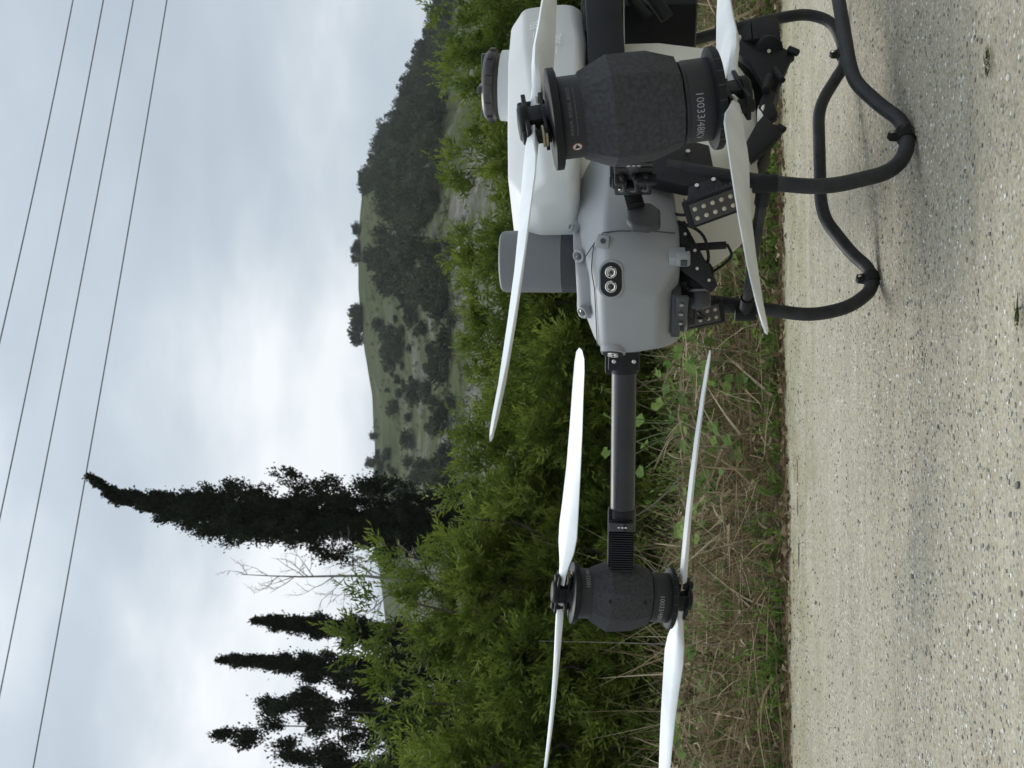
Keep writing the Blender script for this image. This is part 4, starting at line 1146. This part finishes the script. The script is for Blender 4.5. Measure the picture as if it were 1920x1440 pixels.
# warning disc on the near upper motor
ax = NA.normalized(); f = (CAM_L - NC); f = (f - ax * f.dot(ax)).normalized(); s_ = ax.cross(f)
for nm, r0, mt, lift in [('warning_sign', .0068, 'red', .0002), ('warning_sign', .0055, 'white', .0004), ('warning_sign', .0030, 'black', .0006)]:
    vs = []; n_ = 20
    for k in range(n_):
        an = 6.283 * k / n_; rr = r0 * (1 if r0 > .004 else (1 + .35 * math.sin(3 * an + 1)))
        th = R_(-45) + rr * math.cos(an) / .0545
        vs.append(NC + (f * math.cos(th) + s_ * math.sin(th)) * (.0546 + lift) + ax * (.084 + rr * math.sin(an)))
    plain(nm, vs, [tuple(range(n_))], M[mt], drone)
# rear arms: the near one leaves the picture, the far one stands hidden behind the tank
RN = Vector((-.72, .76, .55)); RL = Vector((-.55, -.66, .55))
for C_, H_ in ((RN, Vector((-.56, .40, .56))), (RL, Vector((-.30, -.22, .55)))):
    vdir = (C_ - CAM_L); vdir.z = 0; vdir = vdir.normalized() * .58
    if C_ is RN: vdir = Vector((.25, .52, 0))
    up = Vector((0, 0, 1))
    motor_pod(C_, up, H_ - C_, [C_ + up * .1395 + vdir, C_ + up * .1395 - vdir], [C_ - up * .1395 + vdir, C_ - up * .1395 - vdir], 1, -1, [])
    arm(C_, H_, None)

# ---- landing gear: two bent tube skids
near_y = .16
sk1 = [(.098, .175, .47), (.133, .165, .310), (.150, .16, .181), (.108, .16, .055), (.045, .16, .0165), (-.040, .16, .0165), (-.085, .16, .050), (-.163, .16, .091), (-.220, .16, .096), (-.560, .16, .092), (-.640, .16, .05), (-.70, .16, .0165), (-.77, .16, .0165), (-.83, .16, .06), (-.86, .16, .18), (-.80, .17, .46)]
sk2 = [(.045, -.235, .46), (.072, -.245, .262), (.092, -.25, .157), (.066, -.25, .070), (.012, -.25, .0165), (-.048, -.25, .0165), (-.095, -.25, .05), (-.20, -.245, .098), (-.26, -.24, .104), (-.545, -.19, .088), (-.635, -.165, .035), (-.665, -.16, .0165), (-.74, -.14, .0165), (-.80, -.12, .040), (-.82, -.11, .10), (-.80, -.11, .19), (-.76, -.12, .33), (-.73, -.14, .47)]
def skid(pts, feet):
    mb = MB(); mb.tube(round_path(pts, .05, 6), .0145, 20)
    sk = mb.build('landing_skid', M['gear'], drone)
    for i, (fx, fy, ym) in enumerate(feet):
        cb = MB(); cb.tube([(fx - .014, fy, .0172), (fx + .014, fy, .0172)], .0172, 20)
        cb.prism([(-.012, .010), (.012, .010), (.009, .030), (0, .034), (-.009, .030)], (fx, fy + .0, .0172), (1, 0, 0), (0, 0, 1), .012)
        cb.build('foot_clamp', M['mud'] if ym else M['rubber'], sk, bevel=.001)
        sb = MB(); sb.lathe([(.0035, 0), (.0035, .003)], (fx, fy + .007, .043), (0, 1, 0), 10); sb.build('screw', M['steel'], sk)
    return sk
skid(sk1, [(.004, .16, True), (-.735, .16, False)])
skid(sk2, [(-.018, -.25, False), (-.70, -.15, False)])
def cross_tube(a, b, r=.0105):
    a = Vector(a); b = Vector(b); d = (b - a).normalized()
    mb = MB(); mb.tube([a, b], r, 16); ct = mb.build('cross_tube', M['gear'], drone)
    for p, q in ((a, d), (b, -d)):
        cb = MB(); cb.tube([p - q * .004, p + q * .055], .0145, 16); cb.tube([p + Vector((0, 0, .022)), p - Vector((0, 0, .022))], .0178, 16)
        cb.build('joint_clamp', M['black'], ct, bevel=.001)
        sb = MB(); sb.lathe([(.0035, 0), (.0035, .003)], p + q * .03 + Vector((.006, .0135, .002)), (.3, 1, .1), 10); sb.build('screw', M['steel'], ct)
cross_tube((.084, -.247, .295), (.138, .163, .290))
cross_tube((-.765, -.12, .31), (-.83, .165, .31))

# ---- nose shell
YC = -.02
def ring(x, ht, zt, hs, zs, hb_, zb, hm=None, zm=None):
    hm = hm if hm is not None else (hs + hb_) / 2 + .004; zm = zm if zm is not None else (zs + zb) / 2
    h = [(ht, zt), (hs, zs), (hm, zm), (hb_, zb)]
    return [(x, YC + a, b) for a, b in h] + [(x, YC - a, b) for a, b in reversed(h)]
mb = MB()
mb.loft([ring(-.20, .14, .638, .195, .572, .150, .470), ring(.00, .125, .642, .192, .577, .150, .468), ring(.12, .110, .643, .182, .582, .150, .455), ring(.215, .100, .628, .165, .586, .138, .447),
         ring(.268, .098, .612, .138, .582, .116, .446), ring(.300, .082, .604, .110, .578, .092, .470), ring(.322, .074, .590, .084, .574, .070, .488)])
shell = mb.build('nose_shell', M['shell'], drone, bevel=.008, seg=3, ang=28)
# raised deck that carries the radar
mb = MB(); mb.loft([[(-.02, YC - .10, z), (-.02, YC + .10, z), (.10, YC + .105, z), (.20, YC + .085, z), (.255, YC + .06, z - .012 * (z > .64)), (.255, YC - .06, z - .012 * (z > .64)), (.20, YC - .085, z), (.10, YC - .105, z)] for z in (.60, .652)])
mb.build('deck', M['shell'], shell, bevel=.01, seg=3)
# shell seam
mb = MB(); mb.tube([(.245, YC + .102, .6235), (.236, YC + .128, .606), (.235, YC + .156, .588), (.232, YC + .157, .56), (.228, YC + .152, .50), (.222, YC + .140, .455)], .0012, 5); mb.build('seam', M['shell_dark'], shell)
mb = MB(); mb.tube(round_path([(.236, YC + .128, .606), (.275, YC + .099, .611), (.302, YC + .082, .6045), (.306, YC - .080, .6035)], .02, 4), .0011, 5); mb.build('seam', M['shell_dark'], shell)
# twin headlights on the two front corners
def headlight(p, n, w=.064, h=.040):
    p = Vector(p); n = Vector(n).normalized(); t = Vector((0, 0, 1)).cross(n).normalized(); u_ = n.cross(t)
    pts = []
    for k in range(28):
        an = 2 * math.pi * k / 28; cx = (w - h) / 2 * (1 if math.cos(an) > 0 else -1)
        pts.append((cx + math.cos(an) * h / 2, math.sin(an) * h / 2 * (1.0)))
    b0 = MB(); b0.prism([(a * 1.16, b * 1.22) for a, b in pts], p - n * .008, t, u_, .020); hd = b0.build('headlight', M['shell'], drone, bevel=.003)
    b1 = MB(); b1.prism(pts, p + n * .001, t, u_, .005); b1.build('bezel', M['black_metal'], hd, bevel=.001)
    for k in (-1, 1):
        q = p + t * (w * .205 * k) + n * .0035
        b2 = MB(); b2.lathe([(.0108, 0), (.0108, .0022), (.0096, .0026), (.0085, .0012), (.004, -.0010)], q, n, 28); b2.build('reflector', M['reflector'], hd)
        b3 = MB(); b3.lathe([(.0036, 0), (.0030, .002), (.0012, .003)], q, n, 14); b3.build('bulb', M['lens'], hd)
headlight((.303, YC + .102, .573), (.72, .69, .05))
headlight((.312, YC - .094, .573), (.84, -.54, .05))
# small round sensors on the deck and the side
def sensor(p, n, r=.010):
    n = Vector(n).normalized(); b = MB(); b.lathe([(r * 1.25, -.012), (r * 1.25, .002), (r, .003), (r * .85, .001)], p, n, 22); o = b.build('sensor', M['shell'], drone)
    b = MB(); b.lathe([(r * .82, .0005), (r * .6, .0022), (r * .2, .003)], p, n, 18); b.build('lens', M['lens'], o)
sensor((.226, YC + .088, .636), (.75, .35, .55)); sensor((.262, YC - .030, .632), (.75, .1, .65))
sensor((.165, YC + .106, .652), (.2, .5, .8), .006)
b = MB(); b.prism([(-.014, -.012), (.012, -.014), (.016, .010), (-.008, .015)], (.246, YC + .142, .588), (-.5, .6, 0), (0, -.2, 1), .022); o = b.build('side_sensor', M['shell'], drone, bevel=.004)
b = MB(); b.lathe([(.005, 0), (.004, .002)], (.254, YC + .153, .588), (.7, .7, 0), 12); b.build('lens', M['lens'], o)
# tow eyes under the nose
for yy_ in (.118, -.060):
    b = MB(); b.lathe([(.012, 0), (.014, .004), (.014, .022), (.012, .026)], (.268, YC + yy_, .428), (0, 0, 1), 20); b.box((.262, YC + yy_, .452), (.03, .022, .03)); o = b.build('mount_lug', M['shell'], drone, bevel=.003)
    b = MB(); b.box((.2825, YC + yy_ + .004, .440), (.004, .012, .012)); b.build('pin', M['shell_dark'], o)
# dark recess and plate below the nose
b = MB(); b.box((.262, YC - .005, .452), (.075, .120, .018)); b.build('belly_panel', M['shell_dark'], drone, bevel=.004)
b = MB(); b.prism([(-.055, -.012), (.055, -.012), (.055, .012), (-.055, .012)], (.300, YC + .012, .442), (.25, 1, 0), (0, 0, 1), .010); pl_ = b.build('belly_plate', M['shell_dark'], drone, bevel=.004)
for q in (-.035, .0, .035):
    b = MB(); b.lathe([(.0042, 0), (.0042, .003)], (.3065 + q * .25, YC + .012 + q, .443), (1, -.25, 0), 10); b.build('screw', M['steel'], pl_)
# grey rounded cover and bellows of the near hinge
b = MB(); b.loft([[(.250 + dx, .163 + dy, .545 + dz) for dx, dy, dz in ((0, .012 * k, .0), (.016, .014 * k, -.01), (.020, .012 * k, -.04), (.012, .010 * k, -.062), (-.030, .010 * k, -.062), (-.046, .012 * k, -.045), (-.046, .014 * k, -.008), (-.030, .012 * k, .0))] for k in (0, 1.6)])
b.build('hinge_cover', M['shell_dark'], drone, bevel=.006, seg=3)
pts = round_path([(.190, .196, .537), (.207, .196, .534), (.226, .186, .526)], .01, 3)
b = MB()
for k in range(8):
    t = k / 7; p0 = Vector((.178, .200, .538)).lerp(Vector((.222, .186, .527)), t); dv = Vector((.044, -.014, -.011)).normalized()
    b.lathe([(.012, -.0022), (.0165, 0), (.012, .0022)], p0, dv, 18, caps=True)
b.build('bellows', M['rubber'], drone)

# ---- radar
b = MB(); b.lathe([(.0625, .0), (.0632, .003), (.0630, .034)], (.150, YC, .640), (.0, 0, 1), 64); b.build('radar_base', M['radar_base'], drone)
b = MB(); b.lathe([(.0630, .0345), (.0615, .148), (.0595, .1545), (.055, .1575), (.03, .1585), (.001, .1585)], (.150, YC, .640), (0, 0, 1), 64, caps=False); b.build('radar', M['radar'], drone)

# ---- tank
def tring(x, hw, zb, zs, zc, zt, ht, hb_=None, yo=-.015):
    hb_ = hb_ or hw * .92
    h = [(ht, zt), (hw * .96, zc), (hw, zs), (hb_, zb)]
    return [(x, yo + a, b_) for a, b_ in h] + [(x, yo - a, b_) for a, b_ in reversed(h)]
mb = MB()
mb.loft([tring(.140, .105, .645, .660, .690, .715, .085, yo=.025), tring(.122, .150, .636, .650, .700, .745, .10, yo=.025), tring(.02, .188, .636, .648, .712, .785, .10), tring(-.10, .205, .634, .646, .735, .792, .13), tring(-.30, .208, .632, .650, .765, .803, .155), tring(-.43, .205, .645, .668, .775, .806, .150), tring(-.470, .180, .690, .710, .760, .785, .120)])
tank = mb.build('tank', M['tank'], drone, bevel=.012, seg=3, ang=45)
mb = MB()
mb.loft([[(x, -.03 + y, z) for x, y in ((.02 - t, .165 - w), (-.36 + t * .8, .165 - w), (-.40 + t * .8, .12 - w), (-.40 + t * .8, -.12 + w), (-.36 + t * .8, -.165 + w), (.02 - t, -.165 + w), (.07 - t, -.12 + w), (.07 - t, .12 - w))] for z, t, w in ((.655, 0, 0), (.48, .0, .0), (.36, .02, .01), (.305, .06, .035), (.278, .12, .06))])
mb.build('lower_tank', M['tank_low'], tank, bevel=.012, seg=3, ang=45)
mb = MB(); mb.lathe([(.100, -.04), (.080, .008), (.078, .030)], (-.375, .02, .802), (-.05, .03, 1), 40); mb.build('filler_neck', M['tank'], tank)
mb = MB(); cN = Vector((-.05, .03, 1)).normalized()
mb.lathe([(.070, .030), (.070, .040), (.078, .043), (.078, .060), (.071, .067), (.055, .069), (.02, .069)], (-.375, .02, .802), cN, 48)
for k in range(12):
    an = 6.283 * k / 12; rd = Vector((math.cos(an), math.sin(an), 0)); rd = (rd - cN * rd.dot(cN)).normalized(); tg = cN.cross(rd)
    mb.box(Vector((-.375, .02, .802)) + cN * .051 + rd * .079, (.007, .020, .014), Matrix((rd, tg, cN)).transposed())
for k in range(4):
    an = 6.283 * (k + .3) / 4; rd = Vector((math.cos(an), math.sin(an), 0)); rd = (rd - cN * rd.dot(cN)).normalized(); tg = cN.cross(rd)
    mb.box(Vector((-.375, .02, .802)) + cN * .071 + rd * .045, (.05, .016, .012), Matrix((rd, tg, cN)).transposed())
mb.build('tank_cap', M['cap'], tank, bevel=.002)
# capacity marks moulded in the side of the tank
def side_text(txt, size, x, y, z, lean):
    vs, fs = text_mesh(txt, size); ex = Vector((-1, 0, 0)); ey = Vector((0, -math.sin(lean), math.cos(lean))); o_ = Vector((x, y, z)); nz = ex.cross(ey)
    plain('capacity_mark', [o_ + ex * v.x + ey * v.y + nz * 0 for v in vs], fs, M['emboss'], tank)
side_text('— 30L', .026, -.240, .1975, .686, .06)
side_text('— 35L', .024, -.300, .1955, .738, .10)

# ---- frame beams, battery, pump and spray gear
b = MB(); dv = Vector((-.33, .10, .02)).normalized(); sv = Vector((0, 0, 1)).cross(dv).normalized(); uv_ = dv.cross(sv)
b.box(Vector((-.26, .17, .590)) + dv * .06, (.50, .070, .076), Matrix((dv, sv, uv_)).transposed()); fr = b.build('frame_beam', M['black_metal'], drone, bevel=.004)
b = MB(); q = Vector((-.26, .17, .590)) + dv * .215 + sv * -.0353 * 0
side = sv if sv.dot(CAM_L - Vector((-.26, .17, .59))) > 0 else -sv
b.prism([(-.008, -.0055), (.008, -.0055), (.008, .0055), (-.008, .0055)], Vector((-.26, .17, .590)) + dv * .175 + side * .0353 + uv_ * .018, dv, uv_, .0006); b.build('sticker', M['white'], fr)
b = MB(); b.box((-.42, .10, .625), (.16, .12, .05)); b.box((-.40, .165, .618), (.10, .02, .05)); b.lathe([(.010, 0), (.010, .02)], (-.37, .175, .603), (0, 1, 0), 14); b.build('connector_block', M['black'], drone, bevel=.004)
b = MB(); b.box((-.66, .02, .475), (.30, .22, .165)); b.box((-.70, .04, .405), (.24, .25, .035)); b.build('battery', M['black'], drone, bevel=.008)
b = MB(); b.tube(round_path([(-.50, .21, .60), (-.47, .215, .565), (-.42, .20, .535), (-.40, .17, .50)], .03, 5), .010, 12); b.build('power_cable', M['rubber'], drone)
b = MB(); b.tube([(-.50, .222, .585), (-.475, .222, .560)], .0125, 14); b.build('cable_collar', M['steel'], drone)
b = MB(); b.tube(round_path([(-.60, .16, .57), (-.52, .19, .55), (-.48, .18, .50), (-.44, .14, .46)], .04, 5), .016, 12); b.build('power_cable', M['rubber'], drone)
# pump unit and spray tray under the tank
b = MB(); b.box((-.44, .07, .245), (.075, .075, .060)); b.loft([[(-.44 + sx * a, .07 + sy * a, z) for sx, sy in ((.036, .036), (-.036, .036), (-.036, -.036), (.036, -.036))] for z, a in ((.276, 1), (.300, .6))])
b.lathe([(.030, -.006), (.030, .014), (.026, .018)], (-.395, .085, .240), (1, .5, 0), 24); pm = b.build('pump', M['black'], drone, bevel=.007)
b = MB(); b.tube([(-.43, .09, .300), (-.425, .095, .322)], .007, 12); b.build('hose_fitting', M['white'], pm)
b = MB(); b.lathe([(.004, 0), (.004, .003)], (-.372, .096, .242), (1, .5, 0), 10); b.build('screw', M['steel'], pm)
b = MB()
for poly, y_, th in (([(-.463, .284), (-.361, .187), (-.350, .196), (-.293, .215), (-.270, .222), (-.248, .234), (-.258, .262), (-.335, .285), (-.375, .312)], .085, .016), ([(-.44, .30), (-.34, .215), (-.24, .25), (-.20, .29), (-.30, .33)], .0, .05),
                     ([(-.245, .254), (-.215, .262), (-.198, .240), (-.165, .250), (-.133, .242), (-.111, .263), (-.152, .280)], .105, .02), ([(-.23, .27), (-.12, .25), (-.05, .28), (-.10, .31), (-.2, .31)], .02, .06),
                     ([(-.103, .273), (-.074, .258), (-.064, .240), (-.054, .241), (-.023, .260), (.029, .305), (-.010, .316), (-.075, .290)], .125, .018)):
    b.prism([(-x, z) for x, z in poly], (0, y_, 0), (-1, 0, 0), (0, 0, 1), th)
for p0, p1, r_ in (((-.37, .10, .20), (-.355, .10, .182), .008), ((-.07, .13, .247), (-.058, .13, .236), .007), ((-.26, .11, .25), (-.20, .12, .262), .009), ((-.30, .10, .235), (-.24, .115, .225), .007)): b.tube([p0, p1], r_, 10)
b.build('spray_tray', M['black'], drone, bevel=.002)
b = MB(); b.lathe([(.040, 0), (.040, .012), (.034, .016)], (-.15, .075, .268), (.2, .35, -1), 28); b.build('drain_cap', M['tank_low'], tank)

# ---- leg mounts, floodlights, gimbal camera
b = MB()
b.prism([(-.05, -.075), (.045, -.085), (.055, -.03), (.035, .045), (-.045, .055), (-.075, .0)], (.10, .170, .465), (1, -.1, 0), (0, .05, 1), .030)
b.tube([(.112, .172, .44), (.135, .166, .315)], .0172, 20)
b.build('leg_mount', M['black_metal'], drone, bevel=.004)
b = MB()
b.prism([(-.05, -.06), (.05, -.06), (.05, .05), (-.05, .05)], (.05, -.225, .465), (1, 0, 0), (0, 0, 1), .03); b.tube([(.052, -.235, .44), (.068, -.243, .30)], .0172, 20)
b.build('leg_mount', M['black_metal'], drone, bevel=.004)
for p in ((.075, .190, .43), (.125, .188, .505)):
    b = MB(); b.lathe([(.0042, 0), (.0042, .003)], p, (.1, 1, 0), 10); b.build('bolt', M['steel'], drone)

def floodlight(c, n, up, w=.052, h=.104, bracket_to=None):
    c = Vector(c); n = Vector(n).normalized(); u_ = Vector(up); u_ = (u_ - n * u_.dot(n)).normalized(); t = u_.cross(n)
    Mx = Matrix((t, u_, n)).transposed()
    b = MB(); b.box(c - n * .009, (w, h, .018), Mx); fl = b.build('floodlight', M['black'], drone, bevel=.005, seg=3)
    b = MB(); b.box(c + n * .0006, (w * .76, h * .80, .0024), Mx); b.build('led_plate', M['led_plate'], fl, bevel=.0008)
    b = MB()
    for k in range(11): b.box(c - n * .026 + u_ * (h * .42 * (k / 5 - 1)), (w * .9, .0026, .018), Mx)
    b.build('cooling_fins', M['black_metal'], fl)
    for r_ in (-1, 1):
        for k in range(5):
            q = c + n * .0018 + t * (w * .17 * r_) + u_ * (h * .32 * (k / 2 - 1))
            b = MB(); b.lathe([(.0043, 0), (.0038, .0014), (.0025, .0024), (.001, .0027)], q, n, 14); b.build('led', M['led'], fl)
    if bracket_to is not None:
        e_ = Vector(bracket_to); d = (e_ - (c - n * .036)); L = d.length; d.normalize()
        b = MB(); b.prism([(-.05, -.0), (.05, .0), (.034, L * .6), (.026, L), (-.026, L), (-.034, L * .6)], c - n * .032, u_, d, .005); br = b.build('lamp_bracket', M['black_metal'], fl, bevel=.001)
        b = MB(); nb = u_.cross(d).normalized(); nb = nb if nb.dot(CAM_L - c) > 0 else -nb
        for (a_, b_) in ((-.04, .010), (.04, .010), (-.016, L * .9), (.016, L * .9)): 
            b = MB(); b.lathe([(.004, 0), (.004, .0035)], c - n * .032 + u_ * a_ + d * b_ + nb * .0025, nb, 10); b.build('screw', M['steel'], br)
    return fl
viewn = Vector((.80, .42, -.12))
floodlight((.232, .192, .388), viewn, (.22, -.22, .92), bracket_to=(.155, .186, .402))
floodlight((.150, -.185, .396), (.84, .40, -.10), (.13, -.12, .97), bracket_to=(.085, -.225, .40))
b = MB(); b.prism([(-.075, -.060), (-.062, -.072), (-.045, -.066), (.055, -.012), (.050, .004), (.020, .010), (-.03, .0)], (.232, .078, .448), Vector((-.772, .635, 0)), (0, 0, 1), .012); bk = b.build('nose_bracket', M['black_metal'], drone, bevel=.002)
for x_, z_ in ((-.052, -.056), (-.030, -.034), (.0, -.018), (.004, -.030), (.035, -.012)):
    b = MB(); b.lathe([(.0030, 0), (.0030, .002)], Vector((.232, .078, .448)) + Vector((-.772, .635, 0)) * x_ + Vector((.0040, .0050, z_)), (.635, .772, 0), 10); b.build('screw', M['steel'], bk)
b = MB(); b.box((.285, -.005, .425), (.018, .05, .012)); b.box((.262, .030, .438), (.03, .03, .012)); b.box((.20, -.10, .425), (.05, .06, .03)); b.box((.17, -.15, .44), (.06, .05, .04)); b.build('junction_box', M['black'], drone, bevel=.003)
for pp in ([(.20, -.06, .43), (.235, -.09, .40), (.19, -.15, .38), (.16, -.18, .40)], [(.25, .02, .44), (.285, -.03, .425), (.25, -.08, .42), (.2, -.11, .43)], [(.19, .12, .45), (.21, .11, .40), (.24, .06, .39), (.245, .03, .41)]):
    b = MB(); b.tube(round_path(pp, .05, 5), .003, 8); b.build('cable', M['rubber'], drone)
# bent tube guards / cables
b = MB(); b.tube([(.225, .085, .444), (.214, .08, .36)], .0075, 12); b.tube([(.16, .09, .445), (.235, -.01, .420)], .011, 12); b.build('antenna_mast', M['black'], drone)
b = MB(); b.tube(round_path([(.214, .082, .358), (.222, .060, .345), (.236, .040, .372), (.240, .020, .405)], .03, 5), .0028, 8); b.build('cable', M['rubber'], drone)
b = MB(); b.tube(round_path([(.185, .178, .415), (.20, .150, .425), (.185, .13, .440), (.17, .12, .455)], .02, 5), .003, 8); b.build('cable', M['rubber'], drone)
WX = Vector((-.772, .635, 0)); CN = Vector((.70, .714, .0))
b = MB(); b.prism([(-.030, .022), (-.012, -.010), (.006, -.014), (.030, .024), (.110, .050), (.115, .085), (.05, .075)], (.222, .012, .412), WX, (0, 0, 1), .016)
b.build('camera_bracket', M['black_metal'], drone, bevel=.003)
gm = empty('gimbal_camera', (0, 0, 0), 0, drone)
pts = [(-.028 * math.sin(k * math.pi / 10) * 1.0, 0) for k in range(1)]
pd = [(.030 * math.cos(R_(a_)), .030 * math.sin(R_(a_))) for a_ in range(100, 380, 20)] + [(.040, .024), (.018, .040)]
b = MB(); b.prism(pd, (.240, .030, .410), WX, (0, 0, 1), .020); b.build('gimbal_arm', M['black'], gm, bevel=.004)
b = MB(); b.lathe([(.012, -.004), (.0215, .0), (.0235, .004), (.0235, .022), (.0215, .027), (.017, .030), (.008, .031)], (.264, .004, .410), -WX + Vector((0, 0, -.05)), 30); b.build('gimbal_body', M['shell_dark'], gm)
b = MB(); b.lathe([(.0180, -.006), (.0180, -.001), (.0150, .0)], (.264, .004, .410), -WX, 26); b.build('gimbal_ring', M['shell'], gm)
b = MB(); b.lathe([(.010, .029), (.007, .033), (.002, .034)], (.264, .004, .410), -WX + Vector((0, 0, -.05)), 20); b.build('lens', M['lens'], gm)

# ------------------------------------------------------------------ thin haze over the valley
hb_ = MB(); hb_.box((0, 205, 58), (760, 450, 122)); hz = hb_.build('haze', None, smooth=False); hz['kind'] = 'stuff'; hz['label'] = 'thin pale haze over the valley'
hm = bpy.data.materials.new('haze'); hm.use_nodes = True; hn = hm.node_tree; hn.nodes.clear()
ho = hn.nodes.new('ShaderNodeOutputMaterial'); hv = hn.nodes.new('ShaderNodeVolumePrincipled')
hv.inputs['Color'].default_value = (.86, .91, .95, 1); hv.inputs['Density'].default_value = 0.00022; hv.inputs['Anisotropy'].default_value = 0.3
hn.links.new(hv.outputs[0], ho.inputs['Volume'])
hz.data.materials.append(hm)
